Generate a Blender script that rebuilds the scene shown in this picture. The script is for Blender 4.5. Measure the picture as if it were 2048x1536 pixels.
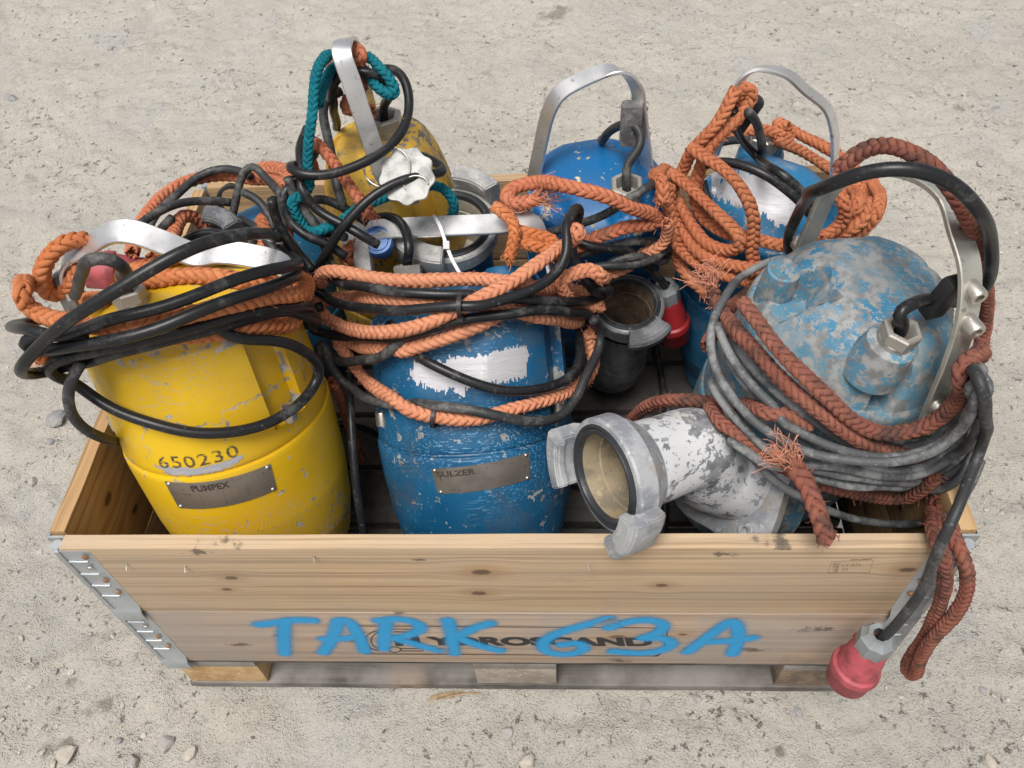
import bpy, bmesh, math, random
import numpy as np
from mathutils import Vector, Matrix

for o in list(bpy.data.objects):
    bpy.data.objects.remove(o)
random.seed(7)
RNG = np.random.default_rng(11)
SC = bpy.context.scene
COL = SC.collection

# ------------------------------------------------------------------ camera
F_PX = 1677.16
CAM = np.array([0.07998, -0.52838, 1.52830])
PITCH, YAW, ROLL = 0.88284, 0.086235, -0.078554


def cam_axes():
    cp, sp = math.cos(PITCH), math.sin(PITCH)
    f, u, r = np.array([0, cp, -sp]), np.array([0, sp, cp]), np.array([1., 0, 0])
    cy, sy = math.cos(YAW), math.sin(YAW)
    rz = np.array([[cy, -sy, 0], [sy, cy, 0], [0, 0, 1]])
    f, u, r = rz @ f, rz @ u, rz @ r
    r2 = math.cos(ROLL) * r + math.sin(ROLL) * u
    u2 = -math.sin(ROLL) * r + math.cos(ROLL) * u
    return r2, u2, f


CR, CU, CF = cam_axes()
cd = bpy.data.cameras.new('camera')
cam = bpy.data.objects.new('camera', cd)
COL.objects.link(cam)
cam.matrix_world = Matrix([[CR[0], CU[0], -CF[0], CAM[0]], [CR[1], CU[1], -CF[1], CAM[1]],
                           [CR[2], CU[2], -CF[2], CAM[2]], [0, 0, 0, 1]])
cd.sensor_width = 36
cd.lens = F_PX / 2048 * 36
cd.clip_start = 0.02
cd.clip_end = 400
SC.camera = cam

# ------------------------------------------------------------------ sky, sun, exposure (bright overcast)
SUN_EL, SUN_AZ = math.radians(68), math.radians(200)      # azimuth from +Y, clockwise
w = bpy.data.worlds.new('World')
SC.world = w
w.use_nodes = True
wn = w.node_tree
wn.nodes.clear()
sky = wn.nodes.new('ShaderNodeTexSky')
sky.sky_type = 'NISHITA'
sky.sun_disc = False
sky.sun_elevation = SUN_EL
sky.sun_rotation = SUN_AZ
sky.dust_density = 6
sky.air_density = 1.0
hs = wn.nodes.new('ShaderNodeHueSaturation')
hs.inputs['Saturation'].default_value = 0.30             # cloud cover takes the blue out
bg = wn.nodes.new('ShaderNodeBackground')
bg.inputs['Strength'].default_value = 0.09
wo = wn.nodes.new('ShaderNodeOutputWorld')
wn.links.new(sky.outputs[0], hs.inputs['Color'])
wn.links.new(hs.outputs[0], bg.inputs[0])
wn.links.new(bg.outputs[0], wo.inputs[0])

ld = bpy.data.lights.new('sun', 'SUN')
ld.energy = 2.2
ld.angle = math.radians(24)
ld.color = (1.0, 0.965, 0.91)
sun = bpy.data.objects.new('sun', ld)
COL.objects.link(sun)
sd = Vector((math.sin(SUN_AZ) * math.cos(SUN_EL), math.cos(SUN_AZ) * math.cos(SUN_EL), math.sin(SUN_EL)))
sun.rotation_euler = sd.to_track_quat('Z', 'Y').to_euler()
sun.location = (0, 0, 5)

SC.view_settings.view_transform = 'Standard'
SC.view_settings.look = 'None'
SC.view_settings.gamma = 1
SC.view_settings.exposure = 0.42
SC.view_settings.use_curve_mapping = False
SC.render.engine = 'CYCLES'


# ------------------------------------------------------------------ survey: photo measurement + known distance -> place
def ray(x, y):
    return CF + CR * (x - 1024) / F_PX - CU * (y - 768) / F_PX


def at_y(x, y, Y):
    d = ray(x, y)
    return CAM + d * (Y - CAM[1]) / d[1]


def at_z(x, y, Z):
    d = ray(x, y)
    return CAM + d * (Z - CAM[2]) / d[2]


def on_plane(x, y, P, n):
    d = ray(x, y)
    return CAM + d * (np.dot(P - CAM, n) / np.dot(d, n))


def unit(v):
    v = np.asarray(v, float)
    return v / np.linalg.norm(v)


# ------------------------------------------------------------------ objects
def link(o, parent=None):
    COL.objects.link(o)
    if parent is not None:
        o.parent = parent
    return o


def tag(o, label=None, cat=None, group=None, kind=None):
    if label: o['label'] = label
    if cat: o['category'] = cat
    if group: o['group'] = group
    if kind: o['kind'] = kind
    return o


def empty(name, M=None, label=None, cat=None, group=None):
    o = bpy.data.objects.new(name, None)
    o.empty_display_size = 0.05
    link(o)
    if M is not None:
        o.matrix_world = M
    return tag(o, label, cat, group)


def mesh_obj(name, V, Fc, material, parent=None, smooth=False, uv=None, attr=None, W2L=None):
    V = np.asarray(V, float)
    if W2L is not None:
        V = V @ W2L[:3, :3].T + W2L[:3, 3]
    me = bpy.data.meshes.new(name)
    me.from_pydata(V.tolist(), [], [list(map(int, f)) for f in Fc])
    if uv is not None:
        l = me.uv_layers.new(name='UVMap')
        idx = np.empty(len(me.loops), int)
        me.loops.foreach_get('vertex_index', idx)
        l.data.foreach_set('uv', np.asarray(uv, np.float32)[idx].ravel())
    if attr is not None:
        for k, a in attr.items():
            at = me.attributes.new(k, 'FLOAT', 'POINT')
            at.data.foreach_set('value', np.asarray(a, np.float32))
    if smooth:
        me.shade_smooth()
        if smooth != True:
            me.set_sharp_from_angle(angle=math.radians(smooth))
    if material is not None:
        me.materials.append(material)
    me.update()
    return link(bpy.data.objects.new(name, me), parent)


class MB:
    """collects shapes into one mesh"""
    def __init__(s):
        s.v, s.f, s.n = [], [], 0

    def add(s, V, F):
        V = np.asarray(V, float)
        s.v.append(V)
        s.f += [[i + s.n for i in f] for f in F]
        s.n += len(V)
        return s

    def box(s, a, b, M=None, bev=0.0):
        a, b = np.array(a, float), np.array(b, float)
        if bev > 0:
            bm = bmesh.new()
            bmesh.ops.create_cube(bm, size=1)
            for v in bm.verts:
                v.co = Vector((a + b) / 2) + Vector(np.array(v.co) * (b - a))
            bmesh.ops.bevel(bm, geom=bm.edges[:], offset=bev, segments=2, profile=.6, affect='EDGES')
            V = np.array([v.co for v in bm.verts])
            bm.verts.index_update()
            F = [[v.index for v in f.verts] for f in bm.faces]
            bm.free()
        else:
            V = np.array([[x, y, z] for x in (a[0], b[0]) for y in (a[1], b[1]) for z in (a[2], b[2])])
            F = [(0, 1, 3, 2), (4, 6, 7, 5), (0, 4, 5, 1), (2, 3, 7, 6), (0, 2, 6, 4), (1, 5, 7, 3)]
        if M is not None:
            V = V @ M[:3, :3].T + M[:3, 3]
        return s.add(V, F)

    def lathe(s, prof, n=32, M=None, caps=(False, False), a0=0, a1=2 * math.pi, rfun=None):
        full = abs(a1 - a0 - 2 * math.pi) < 1e-6
        A = np.linspace(a0, a1, n, endpoint=not full)
        V = []
        for r, z in prof:
            rr = r if rfun is None else r * np.array([rfun(t, z) for t in A])
            V.append(np.stack([rr * np.sin(A), -rr * np.cos(A), np.full(n, z)], 1))
        V = np.concatenate(V)
        F = []
        m = n if full else n - 1
        for j in range(len(prof) - 1):
            for i in range(m):
                k = (i + 1) % n
                F.append((j * n + i, j * n + k, (j + 1) * n + k, (j + 1) * n + i))
        if caps[0]: F.append(list(range(n))[::-1])
        if caps[1]: F.append([(len(prof) - 1) * n + i for i in range(n)])
        if M is not None:
            V = V @ M[:3, :3].T + M[:3, 3]
        return s.add(V, F)

    def build(s, name, mat_, parent=None, smooth=False, W2L=None, attr=None):
        return mesh_obj(name, np.concatenate(s.v), s.f, mat_, parent, smooth, W2L=W2L, attr=attr)


def frame_M(P, z, xh=(1, 0, 0)):
    """4x4 with local z along z, local x near xh"""
    z = unit(z)
    x = np.asarray(xh, float)
    x = x - z * np.dot(x, z)
    if np.linalg.norm(x) < 1e-4:
        x = np.array([0, 1., 0]) - z * z[1]
    x = unit(x)
    y = np.cross(z, x)
    M = np.eye(4)
    M[:3, 0], M[:3, 1], M[:3, 2], M[:3, 3] = x, y, z, P
    return M


def spline(P, step=0.006, closed=False, alpha=0.5):
    """centripetal Catmull-Rom, resampled evenly"""
    P = np.asarray(P, float)
    if len(P) == 2:
        P = np.array([P[0], (P[0] + P[1]) / 2, P[1]])
    Q = np.vstack([2 * P[0] - P[1], P, 2 * P[-1] - P[-2]])
    out = []
    for i in range(1, len(Q) - 2):
        p0, p1, p2, p3 = Q[i - 1:i + 3]
        t0 = 0
        t1 = t0 + max(np.linalg.norm(p1 - p0), 1e-5) ** alpha
        t2 = t1 + max(np.linalg.norm(p2 - p1), 1e-5) ** alpha
        t3 = t2 + max(np.linalg.norm(p3 - p2), 1e-5) ** alpha
        t = np.linspace(t1, t2, 16, endpoint=False)[:, None]
        A1 = (t1 - t) / (t1 - t0) * p0 + (t - t0) / (t1 - t0) * p1
        A2 = (t2 - t) / (t2 - t1) * p1 + (t - t1) / (t2 - t1) * p2
        A3 = (t3 - t) / (t3 - t2) * p2 + (t - t2) / (t3 - t2) * p3
        B1 = (t2 - t) / (t2 - t0) * A1 + (t - t0) / (t2 - t0) * A2
        B2 = (t3 - t) / (t3 - t1) * A2 + (t - t1) / (t3 - t1) * A3
        out.append((t2 - t) / (t2 - t1) * B1 + (t - t1) / (t2 - t1) * B2)
    out.append(P[-1:])
    C = np.concatenate(out)
    return resample(C, step)


def resample(C, step):
    L = np.concatenate([[0], np.cumsum(np.linalg.norm(np.diff(C, axis=0), axis=1))])
    n = max(3, int(L[-1] / step) + 1)
    s = np.linspace(0, L[-1], n)
    return np.stack([np.interp(s, L, C[:, k]) for k in range(3)], 1)


def transport(C):
    T = np.gradient(C, axis=0)
    T /= np.linalg.norm(T, axis=1)[:, None] + 1e-12
    n = np.cross(T[0], [0.3, 0.2, 1.0])
    if np.linalg.norm(n) < 1e-3: n = np.cross(T[0], [1, 0, 0])
    n = unit(n)
    N = [n]
    for i in range(1, len(C)):
        n = n - T[i] * np.dot(n, T[i])
        n = unit(n)
        N.append(n)
    N = np.array(N)
    return T, N, np.cross(T, N)


def tube_geo(C, R, sides=10, caps=True):
    T, N, B = transport(C)
    n = len(C)
    R = np.broadcast_to(np.asarray(R, float), (n,))
    a = np.linspace(0, 2 * math.pi, sides, endpoint=False)
    V = C[:, None, :] + R[:, None, None] * (np.cos(a)[None, :, None] * N[:, None, :] + np.sin(a)[None, :, None] * B[:, None, :])
    V = V.reshape(-1, 3)
    i = np.arange(n - 1)[:, None] * sides
    j = np.arange(sides)[None, :]
    k = (j + 1) % sides
    F = np.stack([i + j, i + k, i + sides + k, i + sides + j], -1).reshape(-1, 4).tolist()
    L = np.concatenate([[0], np.cumsum(np.linalg.norm(np.diff(C, axis=0), axis=1))])
    uv = np.stack([np.repeat(L, sides), np.tile(np.abs(np.linspace(-1, 1, sides)), n)], 1)
    if caps:
        F.append(list(range(sides))[::-1])
        F.append([(n - 1) * sides + q for q in range(sides)])
    return V, F, uv


def braid_geo(C0, R, strand_sides=6):
    """eight-strand plait, two over two under, each strand a real swept bundle"""
    N_ = 4
    pitch = R * 4.5
    step = pitch / 16
    C = resample(C0, step)
    T, N, B = transport(C)
    n = len(C)
    s = np.arange(n) * step
    om = 2 * math.pi / pitch
    Vs, Fs, uvs, al = [], [], [], []
    base = 0
    Rl = R * (1 + .07 * np.sin(s * 23 + R * 9e3) * np.sin(s * 7.3 + 1) + .04 * np.sin(s * 61))   # worn thick and thin
    for hand in (1, -1):
        for i in range(N_):
            k = om * s * N_ / math.pi
            ph = hand * om * s + 2 * math.pi * i / N_ + (0 if hand == 1 else 0.02)
            if hand == 1:
                up = np.cos(math.pi / 2 * (k + 2 * i) - math.pi / 4)
            else:
                up = -np.cos(math.pi / 2 * (2 * i - k) - math.pi / 4)
            up = np.clip(up * 1.35, -1, 1)
            jit = 1 + 0.04 * np.sin(s * 37 + i * 2.1 + hand)
            rr = Rl * (0.69 + 0.13 * up) * jit
            ctr = C + rr[:, None] * (np.cos(ph)[:, None] * N + np.sin(ph)[:, None] * B)
            rad = np.cos(ph)[:, None] * N + np.sin(ph)[:, None] * B
            tn = np.gradient(ctr, axis=0)
            tn /= np.linalg.norm(tn, axis=1)[:, None]
            side = np.cross(tn, rad)
            side /= np.linalg.norm(side, axis=1)[:, None]
            wd = Rl[:, None] * 0.44 * (1 + .10 * np.sin(s * 90 + i * 1.7 + hand))[:, None]
            th = R * 0.235
            a = np.linspace(0, 2 * math.pi, strand_sides, endpoint=False) + math.pi / strand_sides
            V = ctr[:, None, :] + (np.cos(a)[None, :] * wd)[:, :, None] * side[:, None, :] + (np.sin(a) * th)[None, :, None] * rad[:, None, :]
            Vs.append(V.reshape(-1, 3))
            ii = np.arange(n - 1)[:, None] * strand_sides + base
            j = np.arange(strand_sides)[None, :]
            kk = (j + 1) % strand_sides
            Fs.append(np.stack([ii + j, ii + strand_sides + j, ii + strand_sides + kk, ii + kk], -1).reshape(-1, 4))
            Fs.append(None)
            uvs.append(np.stack([np.repeat(s / R * 0.1 + i * 3.3 + hand, strand_sides), np.tile(a / 6.283, n)], 1))
            al.append(np.full(n * strand_sides, (i * 2 + (hand > 0)) / 8.0))
            base += n * strand_sides
    F = np.concatenate([f for f in Fs if f is not None]).tolist()
    return np.concatenate(Vs), F, np.concatenate(uvs), np.concatenate(al)


def text_geo(txt, bold=0.0, spacing=1.0):
    """flat letter faces, normalised so that capital height = 1, origin bottom left"""
    cu = bpy.data.curves.new('lettering', 'FONT')
    cu.body = txt
    cu.size = 1
    cu.offset = bold
    cu.space_character = spacing
    cu.resolution_u = 4
    cu.fill_mode = 'FRONT'
    o = bpy.data.objects.new('lettering', cu)
    COL.objects.link(o)
    dg = bpy.context.evaluated_depsgraph_get()
    me = bpy.data.meshes.new_from_object(o.evaluated_get(dg))
    V = np.array([v.co for v in me.vertices])
    F = [list(p.vertices) for p in me.polygons]
    bpy.data.objects.remove(o)
    bpy.data.curves.remove(cu)
    bpy.data.meshes.remove(me)
    V[:, 0] -= V[:, 0].min()
    V[:, 1] -= V[:, 1].min()
    h = V[:, 1].max()
    return V[:, :2] / h, F


# ------------------------------------------------------------------ value noise for real relief
def vnoise(x, y, seed=0):
    xi, yi = np.floor(x).astype(int), np.floor(y).astype(int)
    xf, yf = x - xi, y - yi
    u, v = xf * xf * (3 - 2 * xf), yf * yf * (3 - 2 * yf)

    def h(a, b):
        q = np.sin(a * 127.1 + b * 311.7 + seed * 74.7) * 43758.5453
        return q - np.floor(q)
    return (h(xi, yi) * (1 - u) + h(xi + 1, yi) * u) * (1 - v) + (h(xi, yi + 1) * (1 - u) + h(xi + 1, yi + 1) * u) * v


def fbm(x, y, oct=4, seed=0, gain=.5):
    t, a, s = 0, 1, 0
    for k in range(oct):
        t = t + a * (vnoise(x * 2 ** k, y * 2 ** k, seed + k) - .5)
        a *= gain
    return t


# ------------------------------------------------------------------ materials
class NT:
    def __init__(s, name):
        s.m = bpy.data.materials.new(name)
        s.m.use_nodes = True
        s.t = s.m.node_tree
        s.b = s.t.nodes['Principled BSDF']
        s.co = s.t.nodes.new('ShaderNodeTexCoord')

    def n(s, typ, **kw):
        nd = s.t.nodes.new(typ)
        for k, v in kw.items(): setattr(nd, k, v)
        return nd

    def put(s, sock, val):
        if isinstance(val, bpy.types.NodeSocket): s.t.links.new(val, sock)
        elif isinstance(val, (tuple, list)):
            sock.default_value = (*val, 1) if len(val) == 3 and sock.type == 'RGBA' else val
        else: sock.default_value = val

    def obj(s): return s.co.outputs['Object']

    def uv(s): return s.co.outputs['UV']

    def map(s, vec, scale=(1, 1, 1), rot=(0, 0, 0), loc=(0, 0, 0)):
        m = s.n('ShaderNodeMapping')
        s.put(m.inputs[0], vec)
        m.inputs['Location'].default_value = loc
        m.inputs['Rotation'].default_value = rot
        m.inputs['Scale'].default_value = scale
        return m.outputs[0]

    def noise(s, vec, scale, detail=4, rough=.55, dist=0.0, color=False):
        q = s.n('ShaderNodeTexNoise')
        s.put(q.inputs['Vector'], vec)
        q.inputs['Scale'].default_value = scale
        q.inputs['Detail'].default_value = detail
        q.inputs['Roughness'].default_value = rough
        q.inputs['Distortion'].default_value = dist
        return q.outputs['Color' if color else 'Fac']

    def voro(s, vec, scale, feature='F1', out='Distance', rnd=1.0):
        q = s.n('ShaderNodeTexVoronoi', feature=feature)
        s.put(q.inputs['Vector'], vec)
        q.inputs['Scale'].default_value = scale
        q.inputs['Randomness'].default_value = rnd
        return q.outputs[out]

    def ramp(s, fac, lo, hi, a=0.0, b=1.0):
        q = s.n('ShaderNodeMapRange', interpolation_type='SMOOTHSTEP')
        s.put(q.inputs['Value'], fac)
        q.inputs['From Min'].default_value = lo
        q.inputs['From Max'].default_value = hi
        q.inputs['To Min'].default_value = a
        q.inputs['To Max'].default_value = b
        return q.outputs[0]

    def math(s, op, a, b=0.0, clamp=False):
        q = s.n('ShaderNodeMath', operation=op, use_clamp=clamp)
        s.put(q.inputs[0], a)
        s.put(q.inputs[1], b)
        return q.outputs[0]

    def mix(s, f, a, b, blend='MIX'):
        q = s.n('ShaderNodeMix', data_type='RGBA', blend_type=blend)
        s.put(q.inputs['Factor'], f)
        s.put(q.inputs['A'], a)
        s.put(q.inputs['B'], b)
        return q.outputs['Result']

    def bump(s, h, strength=.3, dist=.002, prev=None):
        q = s.n('ShaderNodeBump')
        q.inputs['Strength'].default_value = strength
        q.inputs['Distance'].default_value = dist
        s.put(q.inputs['Height'], h)
        if prev is not None: s.put(q.inputs['Normal'], prev)
        return q.outputs[0]

    def attr(s, name):
        q = s.n('ShaderNodeAttribute')
        q.attribute_name = name
        return q.outputs['Fac']

    def done(s, color=None, rough=None, metal=None, normal=None, alpha=None, spec=None):
        for k, v in (('Base Color', color), ('Roughness', rough), ('Metallic', metal), ('Normal', normal),
                     ('Alpha', alpha), ('Specular IOR Level', spec)):
            if v is not None: s.put(s.b.inputs[k], v)
        return s.m


def paint(name, base, base2, metal=(.33, .32, .30), chip=.62, fine=.66, scratch=.70, dirt=(.32, .29, .25), dirt_lo=.55,
          rough=.42, edge=True, seed=0.0, dirt_amt=.6, scr_col=None, gouge=.56):
    t = NT(name)
    v = t.map(t.obj(), loc=(seed, seed * 1.7, seed * .6))
    c = t.mix(t.ramp(t.noise(v, 7, 3), .35, .65), base, base2)
    big = t.noise(v, 9, 3)
    chips = t.ramp(t.math('ADD', t.noise(v, 42, 6, .62), t.math('MULTIPLY', t.math('SUBTRACT', big, .5), .28)), chip, chip + .025)
    finec = t.ramp(t.math('ADD', t.noise(v, 150, 3, .6), t.math('MULTIPLY', t.math('SUBTRACT', big, .5), .35)), fine, fine + .03)
    sc = None
    for i, (rx, ry, rz) in enumerate([(.5, .9, .2), (-.7, .3, 1.1), (.1, -.8, .6), (1.2, .2, -.5), (.2, 1.3, .1), (-.3, -1.2, .4)]):
        q = t.noise(t.map(v, scale=(1.6, 110, 75), rot=(rx, ry, rz), loc=(i * 3.1, 0, i)), 5.0, 1, .5, .0)
        q = t.ramp(q, scratch + .035, scratch + .06)
        sc = q if sc is None else t.math('MAXIMUM', sc, q)
    sc = t.math('MULTIPLY', sc, t.ramp(t.noise(v, 5, 2), .42, .62))
    wear = t.math('MAXIMUM', chips, finec)
    if edge:
        e = t.ramp(t.math('ADD', t.attr('wear'), t.math('MULTIPLY', t.math('SUBTRACT', t.noise(v, 34, 5, .65), .5), 2.2)), .78, .95)
        wear = t.math('MAXIMUM', wear, e)
    if gouge > 0:
        nv = t.n('ShaderNodeVectorMath', operation='MULTIPLY_ADD')
        t.put(nv.inputs[0], t.noise(v, 22, 3, color=True))
        nv.inputs[1].default_value = (.06, .06, .06)
        t.put(nv.inputs[2], v)
        ed = t.voro(nv.outputs[0], 8.5, 'DISTANCE_TO_EDGE')
        ed = t.math('SUBTRACT', ed, t.math('MULTIPLY', t.math('SUBTRACT', t.noise(v, 60, 4), .5), .07))
        gm = t.math('MULTIPLY', t.ramp(ed, .006, .016, 1, 0), t.ramp(t.noise(t.map(v, loc=(9, 4, 2)), 6.5, 3), gouge, gouge + .04))
        wear = t.math('MAXIMUM', wear, gm)
    dm = t.ramp(t.noise(t.map(v, loc=(7, 3, 1)), 11, 6, .65), dirt_lo, dirt_lo + .22, 0, dirt_amt)
    c = t.mix(t.math('MULTIPLY', sc, .75), c, scr_col if scr_col else tuple(min(1, x * 1.5 + .12) for x in base))
    mcol = t.mix(t.ramp(t.noise(v, 60, 3), .4, .62), metal, tuple(x * .55 for x in metal))
    c = t.mix(wear, c, mcol)
    c = t.mix(dm, c, dirt)
    h = t.math('SUBTRACT', t.math('MULTIPLY', t.noise(v, 90, 4), .25), t.math('MULTIPLY', wear, .6))
    return t.done(c, t.math('ADD', t.math('MULTIPLY', wear, .12), t.ramp(t.noise(v, 14, 3), .3, .7, rough - .08, rough + .15)), 0.0,
                  t.bump(h, .35, .0012), spec=.45)


def steel(name, col=(.62, .61, .59), rough=.38, metal=.9, dirt=.35, seed=0., brush=True):
    t = NT(name)
    v = t.map(t.obj(), loc=(seed, seed, 0))
    st = t.noise(t.map(v, scale=(1, 1, 9)), 60, 3)
    c = t.mix(t.ramp(t.noise(v, 22, 5, .6), .45, .75, 0, dirt), col, tuple(x * .55 for x in col))
    c = t.mix(t.ramp(t.noise(v, 120, 3), .64, .7, 0, .6), c, tuple(x * .3 for x in col))
    return t.done(c, t.ramp(t.noise(v, 16, 4), .3, .7, rough - .08, rough + .16), metal, t.bump(st, .12, .0006))


def cast(name, col=(.46, .46, .45), col2=(.26, .27, .29), rust=(.30, .22, .14), rust_lo=.6, rough=.55, metal=.35, seed=0.):
    t = NT(name)
    v = t.map(t.obj(), loc=(seed, 0, seed))
    c = t.mix(t.ramp(t.noise(v, 26, 6, .65), .42, .6), col, col2)
    c = t.mix(t.ramp(t.noise(v, 90, 4, .6), .58, .66, 0, .7), c, tuple(x * 1.35 for x in col))
    c = t.mix(t.ramp(t.noise(t.map(v, loc=(4, 2, 9)), 14, 5, .6), rust_lo, rust_lo + .15, 0, .7), c, rust)
    return t.done(c, t.ramp(t.noise(v, 30, 3), .3, .7, rough - .1, rough + .2), metal,
                  t.bump(t.math('ADD', t.noise(v, 70, 5), t.math('MULTIPLY', t.noise(v, 260, 2), .4)), .5, .0016))


def plain(name, col, rough=.5, metal=0., var=.25, scale=40, bump=.2):
    t = NT(name)
    v = t.obj()
    c = t.mix(t.ramp(t.noise(v, scale, 5, .6), .35, .7), col, tuple(x * (1 - var) for x in col))
    return t.done(c, rough, metal, t.bump(t.noise(v, scale * 4, 3), bump, .0006))


def rubber(name, col=(.022, .023, .025), dust=(.17, .165, .155), lo=.5, amt=.55, rough=.5):
    t = NT(name)
    v = t.obj()
    d = t.ramp(t.math('ADD', t.noise(v, 17, 4, .6), t.math('MULTIPLY', t.math('SUBTRACT', t.noise(v, 140, 4, .7), .5), .5)), lo, lo + .22, 0, amt)
    c = t.mix(d, col, dust)
    sc = t.ramp(t.noise(v, 210, 2), .66, .72, 0, amt)
    c = t.mix(sc, c, dust)
    return t.done(c, t.ramp(d, 0, 1, rough, rough + .25), 0., t.bump(t.noise(v, 180, 3), .25, .0006), spec=.35)


def rope_mat(name, cols, dirt, dirt_lo=.55, dirt_amt=.7):
    t = NT(name)
    v = t.obj()
    u = t.uv()
    at = t.attr('strand')
    c = t.mix(t.ramp(t.noise(v, 12, 4), .38, .62), cols[0], cols[1])
    c = t.mix(t.math('MULTIPLY', t.ramp(t.math('FRACT', t.math('MULTIPLY', at, 3.7)), .35, .7), .5), c, cols[2])
    fib = t.noise(t.map(u, scale=(1.6, 16, 1)), 9, 3, .6)
    c = t.mix(t.ramp(fib, .35, .7, .0, .35), c, tuple(x * .55 for x in cols[0]))
    c = t.mix(t.ramp(t.noise(t.map(v, loc=(3, 1, 2)), 23, 5, .6), dirt_lo, dirt_lo + .2, 0, dirt_amt), c, dirt)
    return t.done(c, .85, 0., t.bump(fib, .8, .0011), spec=.2)
# ================================================================== SETTING: ground
def ground_mat():
    t = NT('packed dirt')
    v = t.obj()
    c = t.mix(t.ramp(t.noise(v, 2.2, 5, .6), .36, .66), (.475, .445, .392), (.42, .395, .352))
    c = t.mix(t.ramp(t.noise(t.map(v, loc=(5, 2, 0)), 9, 6, .65), .5, .72, 0, .35), c, (.43, .405, .365))
    c = t.mix(t.ramp(t.noise(t.map(v, loc=(1, 8, 0)), 26, 6, .7), .54, .70, 0, .55), c, (.53, .49, .425))
    c = t.mix(t.ramp(t.noise(t.map(v, loc=(11, 3, 0)), 75, 5, .7), .60, .68, 0, .6), c, (.25, .23, .205))
    grit = t.math('ADD', t.noise(t.map(v, loc=(2, 13, 0)), 52, 7, .74), t.math('MULTIPLY', t.math('SUBTRACT', t.noise(v, 4, 3), .5), .22))
    c = t.mix(t.ramp(grit, .64, .68, 0, .8), c, (.19, .172, .15))
    c = t.mix(t.ramp(t.noise(t.map(v, loc=(6, 1, 0)), 3.1, 5, .6), .54, .66, 0, .4), c, (.40, .40, .405))
    grain = t.voro(v, 210)
    c = t.mix(t.ramp(grain, .1, .45, .28, 0), c, (.56, .53, .48))
    c = t.mix(t.ramp(t.voro(t.map(v, loc=(3, 3, 3)), 140, out='Color'), .82, .9, 0, .35), c, (.22, .215, .21))
    wet = t.math('MULTIPLY', t.ramp(t.noise(t.map(v, loc=(2.3, 5.1, 0)), 1.3, 2), .56, .68), t.ramp(t.noise(v, 17, 5, .6), .56, .64))
    c = t.mix(t.math('MULTIPLY', wet, .35), c, (.20, .18, .155))
    spots = None
    for px, py, r in [(1120, 22, .06), (1095, 30, .04), (735, 72, .02), (690, 80, .02), (135, 1360, .018), (180, 1425, .022), (215, 1410, .02), (130, 1490, .02), (95, 1505, .018), (1560, 1500, .018), (60, 350, .025), (1920, 210, .025)]:
        p = at_z(px, py, 0)
        q = t.n('ShaderNodeVectorMath', operation='DISTANCE')
        t.put(q.inputs[0], v)
        q.inputs[1].default_value = (p[0], p[1], 0)
        mk = t.ramp(t.math('ADD', q.outputs['Value'], t.math('MULTIPLY', t.math('SUBTRACT', t.noise(v, 26, 5, .7), .5), r * 3.2)), r * .3, r * .95, 1, 0)
        spots = mk if spots is None else t.math('MAXIMUM', spots, mk)
    c = t.mix(t.math('MULTIPLY', spots, .6), c, (.15, .13, .11))
    h = t.math('ADD', t.noise(v, 45, 8, .72), t.math('MULTIPLY', t.noise(v, 190, 4, .7), .45))
    h = t.math('SUBTRACT', h, t.math('MULTIPLY', t.ramp(grain, 0, .5), .25))
    h = t.math('SUBTRACT', h, t.math('MULTIPLY', t.ramp(grit, .60, .70), .5))
    return t.done(c, .93, 0., t.bump(h, 1.0, .009), spec=.15)


def ground_h(x, y):
    z = .010 * fbm(x * 3.1, y * 3.1, 3, 1) + .014 * fbm(x * 13, y * 13, 5, 5, .64)
    z += .009 * np.clip(fbm(x * 31, y * 31, 3, 9, .6) - .15, 0, 1) * 2 - .005 * np.clip(fbm(x * 22, y * 22, 3, 19, .6) - .2, 0, 1) * 2
    # tyre tread prints on the right
    u = (x * .75 + y * .66)
    q = (x * -.66 + y * .75)
    tr = np.exp(-((q + .95) / .16) ** 2)
    z += tr * .004 * np.sign(np.sin(u * 2 * math.pi / .085)) * (np.abs(np.sin(u * 2 * math.pi / .085)) > .5)
    return z - .0045


def axis_coords(lo, hi, step, far):
    a = list(np.arange(lo, hi + step / 2, step))
    s = step
    l, r = [lo], [hi]
    while r[-1] < far:
        s *= 1.22
        r.append(r[-1] + s)
    s = step
    while l[-1] > -far:
        s *= 1.22
        l.append(l[-1] - s)
    return np.array(l[1:][::-1] + a + r[1:])


gx, gy = axis_coords(-2.3, 2.5, .011, 90), axis_coords(-.75, 3.3, .011, 90)
X, Y = np.meshgrid(gx, gy)
fade = np.clip(1 - (np.hypot(X, Y) - 4) / 6, 0, 1)
Zg = ground_h(X, Y) * fade
under = np.exp(-np.maximum(0, np.maximum(np.abs(X) - .6, np.abs(Y - .4) - .4)) / .03)
Zg = Zg * (1 - under) + np.minimum(Zg, -.0015) * under
nx = len(gx)
ii = (np.arange(len(gy) - 1)[:, None] * nx + np.arange(nx - 1)[None, :]).ravel()
Fg = np.stack([ii, ii + 1, ii + nx + 1, ii + nx], 1)
g = mesh_obj('ground', np.stack([X.ravel(), Y.ravel(), Zg.ravel()], 1), Fg.tolist(), ground_mat(), smooth=True)
tag(g, kind='structure')


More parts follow.
